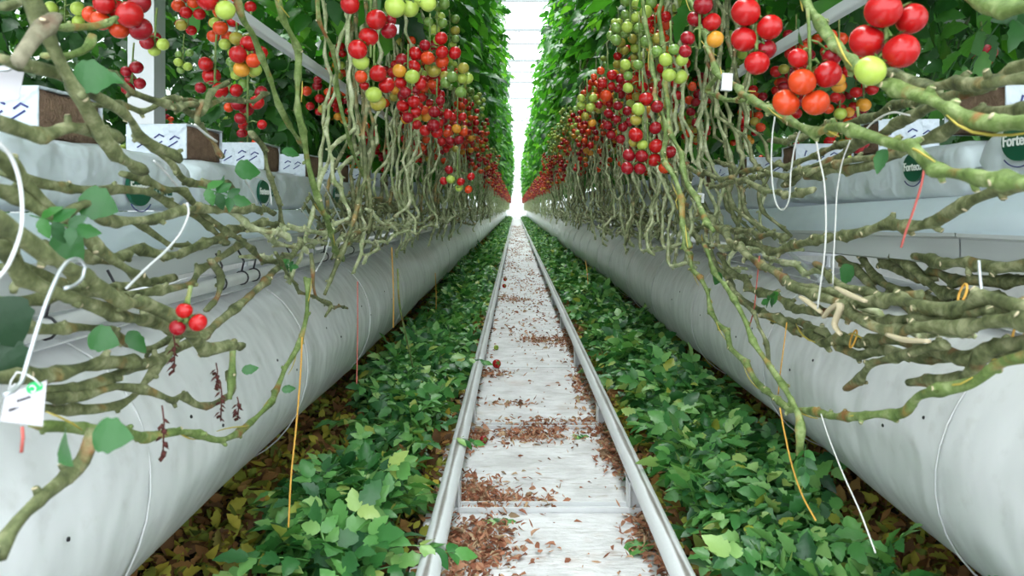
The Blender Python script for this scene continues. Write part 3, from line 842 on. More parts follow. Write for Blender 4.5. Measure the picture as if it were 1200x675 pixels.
# ---------------------------------------------- random hanging vines down the rows
def rand_path(s, rnd, short, x0):
    lean = rnd.uniform(.04, .30)
    x = x0
    w = lambda a: rnd.uniform(-a, a)
    p = [Vector((s * (x + .06 + w(.04)), w(.06) + .10, 1.75)), Vector((s * (x + w(.03)), .05 + w(.03), 1.35)), Vector((s * (x - .01 + w(.02)), w(.03), 1.08)),
         Vector((s * (x - .01 + w(.025)), -lean * .3 + w(.02), .90 + w(.03))), Vector((s * (x + w(.025)), -lean * .6 + w(.025), .76 + w(.03))), Vector((s * (x - .01 + w(.03)), -lean * .8 + w(.03), .66 + w(.04)))]
    if short:
        zz = .57 + w(.06)
        p.append(Vector((s * (x + w(.05)), -lean - .04 + w(.06), zz)))
        if rnd.random() < .35: p.append(Vector((s * (x + w(.05)), -lean - .10 + w(.05), zz + rnd.uniform(-.03, .06))))
    else:
        z = .62 + w(.05); y = -lean - .1
        L = rnd.uniform(.5, 1.5); yy = 0
        while yy < L:
            p.append(Vector((s * (x + .02 + w(.05)), y - yy, z + w(.035)))); yy += rnd.uniform(.14, .26)
    return p
VM = {}
for s in (-1, 1):
    for kind in ('near', 'far'):
        for v in range(14):
            rnd = random.Random(v * 7 + (s > 0) * 1000 + (kind == 'far') * 5000)
            p = rand_path(s, rnd, rnd.random() < (.74 if kind == 'near' else .85), .50 if s < 0 else .50)
            if kind == 'near': b = vine_mb(p, .0042 + rnd.random() * .0014, v + 50, step=.010, n=6, zig=.0105, ridge=.25, gap=(.028, .05))
            else: b = vine_mb(p, .0054, v + 50, step=.022, n=5, zig=.012, gap=(.035, .06), stubs=False)
            me_o = b.build('tmp', [M['stem_pale' if (v % 3) else 'stem'], M['scar']])
            VM[(s, kind, v)] = me_o.data
            bpy.data.objects.remove(me_o)
for s in (-1, 1):
    nm = 'left' if s < 0 else 'right'
    y = 2.0; i = 0; rnd = random.Random(40 + s)
    while i < 140:
        kind = 'near' if y < 6 else 'far'
        v = rnd.randrange(14)
        o = link('tomato_vine', VM[(s, kind, v)], loc=(s * rnd.uniform(-.12, .08), y, rnd.uniform(-.03, .03)))
        tag(o, 'bare grey-green stem hanging among many in the %s row down the aisle' % nm, 'vine', 'hanging stems of the %s row' % nm)
        y += rnd.uniform(.03, .065) if y < 6 else rnd.uniform(.06, .12); i += 1
    # the rest far away, too small to count
    yy = y; parts = []
    while yy < 47:
        me = VM[(s, 'far', rnd.randrange(14))]
        V = np.empty(len(me.vertices) * 3, np.float32); me.vertices.foreach_get('co', V); V = V.reshape(-1, 3) + np.array([s * rnd.uniform(-.1, .08), yy, rnd.uniform(-.03, .03)])
        qs = np.array([tuple(p.vertices) for p in me.polygons if len(p.vertices) == 4])
        parts.append((V, qs)); yy += rnd.uniform(.10, .18)
    V, Q = join_np(parts)
    o = link('distant_stems', mesh_np('distant_stems', V, Q, [M['stem_pale']]))
    tag(o, 'haze of distant bare stems at the far end of the %s row' % nm, 'stems', kind='stuff')

# ------------------------------------------------------------------ foliage
def canopy(s, name, label, xin, xout, z0, z1, y0, ymid, y1, nhi, nlo, m, center=0.0, zlow=None):
    def batch(n, a, c, templ, sc):
        y = RNG.uniform(a, c, n)
        u = RNG.random(n)
        z = z0 + (z1 - z0) * (RNG.random(n) ** .95)
        xi = np.interp(z, [1.2, 1.7, 2.4, z1], [xin[0], xin[1], xin[2], xin[3]])
        x = xi + .10 + (xout - xi - .1) * (u ** 1.9)
        # keep the fruit zone open near the aisle
        low = z < 1.42
        x = np.where(low, np.maximum(x, .82 + .3 * RNG.random(n)), x); y = np.where(low & (y < 3.4) & (center == 0), y + 3.2, y)
        yaw = RNG.uniform(-1.5, 1.5, n) + np.where(u < .8, (0 if s < 0 else PI), (PI if s < 0 else 0))
        R = rot(yaw, RNG.uniform(.1, 1.05, n), RNG.normal(0, .35, n))
        T = np.stack([center + s * x, y, z], 1)
        return scatter(templ, T, R, RNG.uniform(sc * .75, sc * 1.2, n))
    parts = [batch(nhi, y0, ymid, HI, .27)]
    if nlo: parts.append(batch(nlo, ymid, y1, LO, .30))
    V, Q = join_np(parts)
    o = link(name, mesh_np(name, V, Q, [m]))
    tag(o, label, 'leaves', kind='stuff')
    return o
canopy(1, 'tomato_foliage', 'tall wall of green tomato leaves forming the right side of the aisle', (.46, .40, .37, .40), 1.15, 1.15, 3.35, .3, 11, 48, 4600, 8600, M['leaf'])
canopy(-1, 'tomato_foliage', 'tall wall of dark green tomato leaves forming the left side of the aisle', (.46, .36, .29, .27), 1.15, 1.15, 3.35, .3, 11, 48, 4600, 8600, M['leaf'])
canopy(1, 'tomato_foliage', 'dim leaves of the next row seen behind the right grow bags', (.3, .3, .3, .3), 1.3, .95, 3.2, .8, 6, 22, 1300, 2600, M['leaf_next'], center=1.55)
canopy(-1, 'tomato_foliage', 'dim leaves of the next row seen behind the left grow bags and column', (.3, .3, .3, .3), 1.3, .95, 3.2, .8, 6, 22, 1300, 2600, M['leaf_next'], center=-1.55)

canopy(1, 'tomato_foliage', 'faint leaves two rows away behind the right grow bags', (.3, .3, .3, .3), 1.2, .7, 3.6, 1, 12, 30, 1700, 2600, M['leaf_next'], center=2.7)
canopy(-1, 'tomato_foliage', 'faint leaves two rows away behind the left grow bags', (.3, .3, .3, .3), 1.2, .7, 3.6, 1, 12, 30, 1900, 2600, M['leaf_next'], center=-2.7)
# low row at the back of the near bags: leaves seen above the coir cubes
for s in (-1, 1):
    n = 420
    y = RNG.uniform(3.1 if s < 0 else 1.6, 9, n); x = RNG.uniform(.95, 1.3, n); z = RNG.uniform(1.0 if s < 0 else 1.08, 1.5, n)
    R = rot(RNG.uniform(0, 2 * PI, n), RNG.uniform(.2, 1.2, n), RNG.normal(0, .4, n))
    V, Q = scatter(HI, np.stack([s * x, y, z], 1), R, RNG.uniform(.18, .28, n))
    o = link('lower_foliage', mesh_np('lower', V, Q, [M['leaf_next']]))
    tag(o, 'shaded lower leaves hanging just above the %s coir cubes' % ('left' if s < 0 else 'right'), 'leaves', kind='stuff')

# ground: cut green leaves beside the rails, dead ones under the tubes
for s in (-1, 1):
    nm = 'left' if s < 0 else 'right'
    def bed(n, a, c, templ, sc):
        y = RNG.uniform(a, c, n); u = RNG.random(n)
        xa, xb = (.325, .60) if s > 0 else (.325, .56)
        x = xa + (xb - xa) * u
        lump = np.array([.5 + .5 * noise.noise(Vector((float(i) * 3, float(j) * 2.2, s * 4))) for i, j in zip(x, y)])
        h = .135 * np.sqrt(np.clip(np.sin(PI * np.clip((x - xa + .03) / (xb - xa + .06), 0, 1)), 0, 1)) * (.45 + .75 * lump)
        z = h * RNG.uniform(.25, 1.0, n) + .015
        keep = RNG.random(n) < np.clip(lump * 2.6 - .55 - .5 * u * u, .04, 1)
        x, y, z = x[keep], y[keep], z[keep]; n = len(x)
        R = rot(RNG.uniform(0, 2 * PI, n), RNG.normal(.1, .5, n), RNG.normal(0, .6, n))
        return scatter(templ, np.stack([s * x, y, z], 1), R, RNG.uniform(.75, 1.25, n) * sc)
    V, Q = join_np([bed(2600, 1.0, 4.5, HI, .115), bed(8500, .9, 4.5, BIG, .046), bed(4200, 4.5, 11, HI, .12), bed(3600, 4.5, 11, BIG, .055), bed(9000, 11, 48, LO, .13)])
    V[:, 2] = np.maximum(V[:, 2], .004)
    o = link('cut_leaves', mesh_np('cut_leaves', V, Q, [M['leaf_cut']]))
    tag(o, 'heap of fresh green cut leaves on the ground along the %s rail' % nm, 'leaves', kind='stuff')
    n = 24000
    y = np.concatenate([RNG.uniform(.9, 5, 17000), RNG.uniform(5, 20, 7000)]); x = RNG.uniform(.255, 1.1, n); z = RNG.uniform(.006, .04, n)
    R = rot(RNG.uniform(0, 2 * PI, n), RNG.normal(0, .55, n), RNG.normal(0, .9, n))
    V, Q = scatter(SM + BIG, np.stack([s * x, y, z], 1), R, RNG.uniform(.016, .046, n))
    V[:, 2] = np.maximum(V[:, 2], .001)
    o = link('dead_leaves', mesh_np('dead_leaves', V, Q, [M['leaf_dead']]))
    tag(o, 'brown and yellow dead leaves covering the ground under the %s tube' % nm, 'leaves', kind='stuff')

# litter on the path
def litter():
    rnd = random.Random(3)
    T, S = [], []
    def clump(x, y, rx, ry, n, big=1.0):
        for _ in range(n):
            px = rnd.gauss(x, rx); py = rnd.gauss(y, ry)
            if abs(px) < .245: T.append((px, py, .008 + abs(rnd.gauss(0, .006)))); S.append(rnd.uniform(.007, .021) * big)
    g = lambda px, py: (CX + (px - 604) * (.68 * F / (py - 243)) / F, .68 * F / (py - 243))
    for (px, py, rx, ry, n) in [(560, 580, .03, .06, 150), (590, 590, .06, .03, 130), (545, 655, .035, .07, 200), (560, 630, .05, .05, 120), (570, 655, .05, .03, 60),
                                (625, 512, .07, .05, 170), (640, 500, .06, .04, 130), (558, 515, .02, .07, 90), (720, 535, .025, .10, 160), (705, 500, .02, .07, 100),
                                (598, 352, .09, .12, 110), (655, 400, .05, .06, 60), (630, 400, .05, .06, 90), (668, 408, .02, .2, 100), (600, 475, .05, .02, 30), (575, 440, .04, .05, 60),
                                (760, 640, .02, .08, 110), (680, 455, .02, .2, 90), (640, 340, .08, .1, 60)]:
        x, y = g(px, py); clump(x, y, rx, ry, int(n * 2.1))
    for _ in range(2400):   # along both rails
        s = rnd.choice((-1, 1)); y = rnd.uniform(1.2, 5) if rnd.random() < .6 else rnd.uniform(5, 14)
        px = s * (.245 - abs(rnd.gauss(0, .025))); T.append((px, y, .009)); S.append(rnd.uniform(.012, .03))
    for _ in range(900):
        y = 1.3 + 14 * rnd.random() ** 1.6; T.append((rnd.uniform(-.24, .24), y, .008)); S.append(rnd.uniform(.006, .018))
    y = 4.0
    while y < 30:
        clump(rnd.uniform(-.2, .2), y, .06, .12, 26, 1.2); y += rnd.uniform(.12, .35)
    n = len(T)
    strip = leaflet(False, .8, .5); strip = (strip[0] * np.array([1, .55, 1]), strip[1])
    strip2 = leaflet(False, .5, -.6); strip2 = (strip2[0] * np.array([1, .35, 1]), strip2[1])
    R = rot(RNG.uniform(0, 2 * PI, n), RNG.normal(0, .4, n), RNG.uniform(-1.5, 1.5, n))
    V, Q = scatter([strip, strip2] + SM[:1], np.array(T), R, np.array(S) * 1.1)
    V[:, 2] = np.maximum(V[:, 2], .0065)
    o = link('dry_leaf_litter', mesh_np('litter', V, Q, [M['litter']]))
    tag(o, 'rust-brown dry leaf litter strewn over the pale path between the rails', 'litter', kind='stuff')
litter()

# ------------------------------------------------------------------ tomatoes
def tomato_np(nu=20, nv=12):
    V = []
    for i in range(nv + 1):
        ph = PI * i / nv
        for k in range(nu):
            th = 2 * PI * k / nu
            r = math.sin(ph) * (1 + .012 * math.cos(5 * th))
            z = math.cos(ph) * .93
            if z > 0: z -= .13 * math.exp(-(r / .28) ** 2)
            V.append((r * math.cos(th), r * math.sin(th), z))
    Q = [(i * nu + k, (i + 1) * nu + k, (i + 1) * nu + (k + 1) % nu, i * nu + (k + 1) % nu) for i in range(nv) for k in range(nu)]
    return np.array(V), np.array(Q)
TV, TQ = tomato_np()
TVL, TQL = tomato_np(12, 8)
COLS = ['red', 'deep', 'orange', 'amber', 'olive', 'lime', 'green']
TOM = {}
for c in COLS:
    me = mesh_np('tomato_' + c, TV, TQ, [M[c]]); TOM[c] = me
def calyx_mesh():
    b = MB()
    for k in range(5):
        a = k * 2 * PI / 5
        d = Vector((math.cos(a), math.sin(a), 0)); w = Vector((-math.sin(a), math.cos(a), 0))
        r0 = Vector((0, 0, .86))
        p1 = d * .38 + Vector((0, 0, .93)); p2 = d * .78 + Vector((0, 0, .84))
        b.add([r0 - w * .05, r0 + w * .05, p1 + w * .13, p1 - w * .13, p2 + w * .02, p2 - w * .02,
               r0 - w * .05 + Vector((0, 0, .03)), r0 + w * .05 + Vector((0, 0, .03)), p1 + w * .12 + Vector((0, 0, .04)), p1 - w * .12 + Vector((0, 0, .04))],
              [(0, 1, 2, 3), (3, 2, 4, 5), (6, 9, 8, 7), (9, 5, 4, 8)])
    b.tube([(0, 0, .84), (.02, 0, 1.1), (.05, 0, 1.45)], .06, 6)
    o = b.build('calyx', M['calyx']); me = o.data; bpy.data.objects.remove(o)
    return me
CAL = calyx_mesh()

def orient(zdir, rnd):
    z = Vector(zdir).normalized()
    q = z.to_track_quat('Z', 'X')
    return (q @ Matrix.Rotation(rnd.uniform(0, 6.28), 3, 'Z').to_quaternion()).to_euler()

def cluster_parts(toms, top, name_label, group=None, cal=True, seed=0):
    """toms: list of (Vector world, radius, colour)"""
    rnd = random.Random(seed)
    t = thing('tomato_cluster', name_label, 'tomatoes', top, group)
    cen = sum((p for p, r, c in toms), Vector()) / len(toms)
    low = min(p.z for p, r, c in toms)
    ax = [Vector((0, 0, 0)), (Vector((cen.x, cen.y + .004, (top.z + max(p.z for p, r, c in toms)) / 2)) - top), cen - top, Vector((cen.x, cen.y, low + .005)) - top]
    b = MB(); sp = catmull(ax, .012)
    b.tube(sp, .0024, 7)
    for p, r, c in toms:
        q = min(sp, key=lambda w: (w - (p - top) - Vector((0, 0, r))).length)
        d = (q + Vector((0, 0, .012)) - (p - top)).normalized()
        att = (p - top) + d * r * .85
        b.tube([q, (q + att) / 2 + Vector((0, 0, .004)), att], .0014, 6)
    b.build('truss_stalk', M['stem_green'], t)
    for p, r, c in toms:
        q = min(sp, key=lambda w: (w - (p - top) - Vector((0, 0, r))).length)
        d = (q + Vector((0, 0, .012)) - (p - top)).normalized()
        o = link('tomato', TOM[c], t, p - top); o.scale = (r, r, r); o.rotation_euler = orient(d, rnd)
        o['label'] = {'red': 'red tomato', 'deep': 'dark red tomato', 'orange': 'orange-red tomato', 'amber': 'orange-yellow tomato', 'olive': 'yellow-green tomato', 'lime': 'light green tomato', 'green': 'green tomato'}[c]
        if cal:
            link('calyx', CAL, o)
    return t

def pix_cluster(Y, lst, label, dy=.012, seed=0, up=.05):
    rnd = random.Random(seed)
    toms = []
    for i, (px, py, r, c) in enumerate(lst):
        rr = r * Y / F
        # push overlapping ones apart in depth
        y = Y
        for att in range(60):
            P = PY(px, py, y)
            if all((P - q).length > (rr + r2) * .97 for q, r2, _ in toms): break
            y += .004
        toms.append((P, r * y / F * .98, c))
    mx = sum(t[0].x for t in toms) / len(toms); my = sum(t[0].y for t in toms) / len(toms)
    top = Vector((mx, my + .01, max(t[0].z + t[1] for t in toms) + up))
    return cluster_parts(toms, top, label, seed=seed)

# right side, near
pix_cluster(.88, [(1035, 12, 22, 'red'), (1016, 48, 21, 'red'), (1056, 60, 21.5, 'red'), (1068, 22, 19, 'red'), (1020, 83, 18.5, 'lime')], 'large cluster of four red tomatoes and one lime green at the upper right', seed=1)
pix_cluster(1.05, [(940, 96, 16.5, 'orange'), (921, 120, 16.5, 'orange'), (956, 120, 16.5, 'orange'), (970, 87, 17, 'red'), (935, 68, 12, 'red'), (975, 66, 12, 'deep')], 'cluster of orange-red tomatoes hanging above the white twine loops', seed=2)
pix_cluster(1.07, [(874, 14, 17.5, 'red'), (902, 32, 15.5, 'red'), (872, 46, 16, 'red'), (887, 74, 15, 'red'), (897, 58, 13, 'deep')], 'cluster of five glossy red tomatoes between the two right rails and stems', seed=3)
pix_cluster(1.35, [(824, 6, 12, 'deep'), (834, 26, 11.5, 'red'), (838, 46, 10.5, 'amber'), (815, 22, 10, 'deep'), (803, 60, 8, 'deep'), (806, 45, 9, 'deep')], 'cluster with one amber fruit at its tip, left of the five glossy red ones', seed=4)
pix_cluster(1.7, [(780, 70, 8.5, 'lime'), (784, 88, 8.5, 'lime'), (797, 90, 9, 'lime'), (790, 58, 7, 'green'), (799, 70, 8, 'lime'), (770, 60, 7, 'green')], 'bunch of light green tomatoes right of the aisle beside a hanging stem', seed=5)
pix_cluster(1.9, [(748, 128, 8, 'lime'), (757, 116, 9, 'red'), (745, 141, 7, 'olive'), (770, 125, 8, 'deep'), (745, 158, 9, 'red'), (768, 150, 8, 'deep'), (753, 170, 7, 'lime'), (742, 167, 6, 'olive')], 'mixed red and lime cluster at mid height right of the aisle', seed=6)
pix_cluster(1.9, [(769, 171, 9, 'red'), (766, 187, 9, 'red'), (779, 196, 8, 'orange'), (785, 178, 8, 'deep'), (752, 183, 8, 'deep'), (750, 198, 7.5, 'deep'), (735, 197, 8, 'deep'), (737, 182, 8, 'deep')], 'lowest red cluster right of the aisle, over the stem tangle', seed=7)
pix_cluster(2.3, [(735, 32, 7, 'lime'), (757, 14, 8, 'lime'), (745, 20, 7, 'lime'), (722, 33, 7, 'green'), (722, 47, 7, 'green'), (716, 42, 6, 'green'), (763, 3, 8, 'green'), (748, 33, 7, 'green')], 'high bunch of green tomatoes right of the white gap', seed=8)
pix_cluster(2.2, [(757, 48, 7.5, 'green'), (766, 62, 7.5, 'green'), (770, 45, 7, 'olive'), (733, 76, 7, 'lime'), (748, 76, 6.5, 'green'), (736, 89, 6, 'green'), (736, 103, 6.5, 'lime')], 'dull green bunch beneath the high green one on the right', seed=9)
pix_cluster(2.45, [(717, 88, 6.5, 'red'), (706, 98, 6, 'red'), (715, 101, 6.5, 'red'), (704, 83, 5, 'orange'), (727, 92, 6, 'deep'), (710, 112, 7.5, 'orange'), (724, 103, 6, 'deep'), (696, 90, 4, 'orange')], 'compact orange-red cluster right of the white gap at mid height', seed=10)
pix_cluster(2.6, [(681, 115, 5, 'lime'), (695, 115, 5.5, 'lime'), (681, 124, 5.5, 'lime'), (692, 126, 6, 'lime'), (674, 128, 4, 'green'), (702, 123, 5, 'deep'), (694, 144, 5, 'amber'), (686, 136, 5, 'olive')], 'light green bunch with one amber tomato, right of the white gap', seed=11)
pix_cluster(2.5, [(724, 124, 6, 'deep'), (735, 130, 6, 'deep'), (713, 133, 6, 'deep'), (722, 140, 6.5, 'deep'), (712, 147, 6, 'deep'), (730, 149, 6, 'deep'), (737, 143, 6, 'deep'), (716, 158, 6, 'deep'), (727, 163, 6, 'deep')], 'dense dark red cluster under the compact orange-red one', seed=12)
# left side, near
pix_cluster(1.2, [(152, 17, 16, 'red'), (165, 34, 14, 'deep'), (122, 4, 13, 'red'), (118, 24, 12, 'orange'), (106, 17, 10, 'orange'), (140, 34, 12, 'orange'), (137, 10, 12, 'red'), (163, 3, 14, 'deep')], 'big cluster of red and orange tomatoes at the top left', seed=20)
pix_cluster(1.7, [(172, 50, 8.5, 'deep'), (181, 59, 7.5, 'lime'), (191, 52, 7.5, 'lime'), (182, 44, 7, 'deep')], 'small pair of green and two dark tomatoes in front of the column top', seed=21)
pix_cluster(1.9, [(60, 9, 8, 'lime'), (73, 16, 8, 'green'), (91, 10, 8.5, 'lime'), (92, 25, 7.5, 'lime'), (65, 23, 7, 'green'), (75, 30, 6, 'green')], 'green bunch in the top left corner', seed=22)
pix_cluster(1.75, [(241, 75, 9, 'red'), (248, 89, 11, 'red'), (258, 106, 10, 'red'), (277, 106, 8, 'red'), (235, 103, 7, 'deep')], 'red cluster just right of the white column', seed=23)
pix_cluster(1.6, [(279, 64, 11, 'red'), (291, 51, 10, 'red'), (297, 71, 9, 'orange'), (283, 81, 10, 'amber'), (299, 82, 8, 'lime'), (305, 62, 9, 'red')], 'oval red tomatoes with an amber one, below the pale left rail', seed=24)
pix_cluster(2.1, [(160, 79, 8, 'deep'), (148, 84, 7, 'deep'), (153, 93, 7, 'deep'), (164, 98, 7, 'deep'), (150, 104, 8, 'deep')], 'dark red bunch against the left edge of the white column', seed=25)
pix_cluster(2.6, [(209, 73, 5.5, 'lime'), (220, 78, 5.5, 'lime'), (210, 64, 5, 'green'), (222, 62, 5, 'green'), (212, 82, 5, 'green')], 'little green bunch between the column and red cluster', seed=26)
pix_cluster(1.7, [(278, 122, 8, 'deep'), (289, 128, 9, 'deep'), (301, 120, 9, 'red'), (281, 139, 7, 'deep'), (268, 126, 6, 'orange'), (306, 108, 8, 'deep'), (307, 146, 6, 'red')], 'dark red cluster tangled in stems above the second coir cube', seed=27)
pix_cluster(1.25, [(243, 0, 13, 'red'), (264, 12, 12, 'lime'), (256, -4, 11, 'red')], 'red tomato beside a lime one at the top, left end of the pale rail', seed=28)
pix_cluster(1.4, [(441, 23, 12.5, 'red'), (432, 43, 12, 'red'), (419, 58, 12, 'red'), (456, 36, 10, 'deep'), (423, 72, 10.5, 'lime'), (457, 24, 8, 'deep'), (410, 5, 12, 'red')], 'large red cluster with white label, left of the aisle near the top', seed=29)
pix_cluster(1.35, [(463, 8, 13, 'lime'), (480, 10, 11, 'lime'), (502, 4, 10, 'lime'), (490, 0, 9, 'lime')], 'lime green bunch at the top left of the aisle', seed=30)
pix_cluster(1.65, [(443, 86, 10.5, 'red'), (453, 100, 10, 'red'), (438, 111, 10, 'lime'), (443, 121, 10, 'olive'), (423, 90, 8, 'orange'), (427, 100, 6, 'red')], 'red cluster ending in two lime tomatoes, under the labelled cluster', seed=31)
pix_cluster(2.0, [(517, 45, 8, 'red'), (518, 61, 8, 'red'), (501, 68, 8.5, 'orange'), (487, 63, 9, 'red'), (533, 62, 8, 'red'), (518, 72, 8.5, 'orange'), (508, 82, 9, 'olive'), (485, 78, 8.5, 'red'), (498, 53, 7, 'deep'), (471, 70, 8, 'deep')], 'wide cluster of red tomatoes left of the aisle, olive one at its foot', seed=32)
pix_cluster(1.95, [(483, 90, 9, 'lime'), (468, 83, 8.5, 'amber'), (470, 97, 8, 'red'), (493, 99, 7.5, 'red'), (475, 108, 7, 'deep')], 'small cluster with lime and amber fruit under the wide red one', seed=33)
pix_cluster(2.2, [(543, 80, 7, 'olive'), (530, 90, 7, 'green'), (541, 92, 7, 'lime'), (548, 92, 7, 'lime'), (522, 97, 7, 'green'), (540, 108, 7, 'green')], 'bunch of green tomatoes at the left lip of the aisle', seed=34)
pix_cluster(2.0, [(485, 119, 8, 'red'), (486, 131, 8, 'red'), (472, 124, 8, 'red'), (478, 138, 7, 'deep')], 'four red tomatoes mid height left of the aisle', seed=35)
pix_cluster(2.2, [(509, 131, 7.5, 'deep'), (508, 147, 8, 'deep'), (512, 155, 7.5, 'red'), (498, 153, 7, 'red'), (514, 144, 6.5, 'red'), (525, 134, 6, 'red'), (516, 118, 6, 'deep')], 'dark red cluster above hanging stems left of the aisle', seed=36)
pix_cluster(2.5, [(535, 151, 6, 'amber'), (543, 155, 6, 'orange'), (530, 137, 5.5, 'red'), (542, 137, 5.5, 'red'), (538, 164, 6, 'deep'), (528, 165, 6, 'deep')], 'orange and red cluster low on the left lip of the aisle', seed=37)
pix_cluster(2.4, [(526, 199, 5.5, 'deep'), (528, 210, 5.5, 'lime'), (520, 212, 5, 'red'), (540, 213, 5, 'red'), (549, 222, 5, 'orange'), (552, 207, 5, 'red'), (538, 220, 5, 'lime')], 'lowest sparse cluster left of the aisle with one lime tomato', seed=38)
# fruit left low in vines
pix_cluster(.80, [(232, 378, 11, 'red'), (216, 364, 10, 'red'), (208, 384, 10, 'deep')], 'red tomatoes caught among the lower left stems over the tube', seed=40, up=.015)
pix_cluster(1.3, [(1004, 172, 9, 'deep'), (1012, 168, 7, 'deep')], 'dark red tomato half hidden behind stems over the right bags', seed=41)
pix_cluster(1.9, [(1152, 55, 9, 'deep'), (1160, 62, 9, 'deep'), (1142, 63, 7, 'deep'), (1156, 70, 8, 'deep')], 'dark red cluster at the far right behind leaves', seed=42)
pix_cluster(2.6, [(1009, 108, 6, 'deep'), (1018, 103, 6, 'deep'), (995, 111, 6, 'deep'), (1000, 125, 6, 'red'), (1012, 128, 6, 'deep'), (988, 127, 5, 'deep')], 'dim red cluster behind the bright green arching stem', seed=43)
pix_cluster(3.2, [(823, 157, 4, 'red'), (829, 155, 4, 'red'), (826, 162, 4, 'red'), (830, 150, 3.5, 'red'), (823, 166, 4, 'olive')], 'tiny red cluster seen through the right row near the clip', seed=44)

# random mid and far clusters
def rand_cluster_local(rnd, n, hue):
    """hanging truss, top at origin; returns list (Vector, r, colour)"""
    out = []
    for i in range(n):
        t = i / max(1, n - 1)
        for att in range(40):
            r = rnd.uniform(.0145, .0185)
            p = Vector((rnd.uniform(-.032, .032), rnd.uniform(-.032, .032), -.045 - .115 * t + rnd.uniform(-.012, .012)))
            if all((p - q).length > (r + r2) * .96 for q, r2, _ in out): break
        else: continue
        if hue == 'ripe': c = rnd.choice(['red', 'red', 'deep', 'deep', 'orange', 'red']) if t < .8 else rnd.choice(['red', 'orange', 'amber', 'olive'])
        elif hue == 'mix': c = rnd.choice(['red', 'orange', 'red']) if t < .5 else rnd.choice(['orange', 'amber', 'olive', 'lime'])
        else: c = rnd.choice(['lime', 'green', 'green', 'lime', 'olive'])
        out.append((p, r, c))
    return out
def far_cluster_mesh(v, hue):
    rnd = random.Random(v + {'ripe': 0, 'mix': 100, 'unripe': 200}[hue])
    toms = rand_cluster_local(rnd, 9, hue)
    b = MB(); b.tube([(0, 0, 0), (.002, 0, -.06), (0, .002, -.15)], .0026, 6, mi=7)
    V = [np.array(b.v)]; fs = list(b.f); mi = list(b.m)
    me = bpy.data.meshes.new('cluster')
    vs = [tuple(p) for p in b.v]
    for p, r, c in toms:
        k = len(vs); vs += [tuple(q * r + np.array(p)) for q in TVL]
        fs += [tuple(int(i) + k for i in q) for q in TQL]; mi += [COLS.index(c)] * len(TQL)
    me.from_pydata(vs, [], fs)
    for c in COLS: me.materials.append(M[c])
    me.materials.append(M['stem_green'])
    me.polygons.foreach_set('material_index', mi); me.polygons.foreach_set('use_smooth', [True] * len(fs)); me.update()
    return me
FC = {(h, v): far_cluster_mesh(v, h) for h in ('ripe', 'mix', 'unripe') for v in range(5)}
for s in (-1, 1):
    nm = 'left' if s < 0 else 'right'
    rnd = random.Random(60 + s)
    y = 2.35; i = 0
    while i < 118:
        u = rnd.random()
        zt = 1.06 + .42 * rnd.random() ** .9
        hue = 'ripe' if zt < 1.27 else ('mix' if zt < 1.34 else 'unripe')
        if rnd.random() < .12: hue = 'mix'
        x = s * ((.30 if zt > 1.2 else .33) + .22 * rnd.random() ** 1.5)
        if y < 3.3:
            top = Vector((x, y, zt)); toms = [(p + top, r, c) for p, r, c in rand_cluster_local(rnd, 8, hue)]
            cluster_parts(toms, top, '%s tomato cluster hanging among stems in the nearer %s row' % ({'ripe': 'red', 'mix': 'red and amber', 'unripe': 'green'}[hue], nm), 'nearer %s tomato clusters of the %s row' % ({'ripe': 'red', 'mix': 'mixed', 'unripe': 'green'}[hue], nm), cal=False, seed=i)
        else:
            o = link('tomato_cluster', FC[(hue, rnd.randrange(5))], loc=(x, y, zt)); o.rotation_euler = (0, 0, rnd.uniform(0, 6.28))
            tag(o, 'small %s tomato cluster far down the %s row' % ({'ripe': 'red', 'mix': 'red and amber', 'unripe': 'green'}[hue], nm), 'tomatoes', 'distant %s tomato clusters of the %s row' % ({'ripe': 'red', 'mix': 'mixed', 'unripe': 'green'}[hue], nm))
        y += rnd.uniform(.03, .07) if y < 5 else rnd.uniform(.06, .14)
        i += 1
    # remaining distant fruit, uncountable
    parts = []; T = []; 
    rr = np.random.default_rng(5 + s)
    n = 3600
    yy = rr.uniform(y - 1.2, 47, n); zz = .93 + .30 * rr.random(n); xx = s * rr.uniform(.31, .52, n)
    Rm = np.repeat(np.eye(3)[None], n, 0)
    tv, tq = tomato_np(8, 5)
    V, Q = scatter([(tv, tq)], np.stack([xx, yy, zz], 1), Rm, rr.uniform(.015, .020, n), which=np.zeros(n, int))
    mi = np.repeat(rr.choice([0, 1, 2, 3], n, p=[.45, .25, .22, .08]), len(tq))
    o = link('distant_tomatoes', mesh_np('distant', V, Q, [M['red'], M['deep'], M['orange'], M['amber']], mi))
    tag(o, 'dense speckle of distant red tomatoes at the far end of the %s row' % nm, 'tomatoes', kind='stuff')
    # clusters seen through the row, on its far side and in the next row
    for j in range(36):
        far = j >= 20
        x = s * (rnd.uniform(.66, 1.0) if not far else rnd.uniform(1.75, 2.0)); yy = rnd.uniform(1.9, 5) if not far else rnd.uniform(2.2, 9)
        o = link('tomato_cluster', FC[(rnd.choice(['ripe', 'ripe', 'mix', 'unripe']), rnd.randrange(5))], loc=(x, yy, rnd.uniform(1.0, 1.35)))
        o.rotation_euler = (0, 0, rnd.uniform(0, 6.28))
        tag(o, 'dim tomato cluster seen through the %s row behind the grow bags' % nm, 'tomatoes', 'tomato clusters behind the %s bags' % nm)

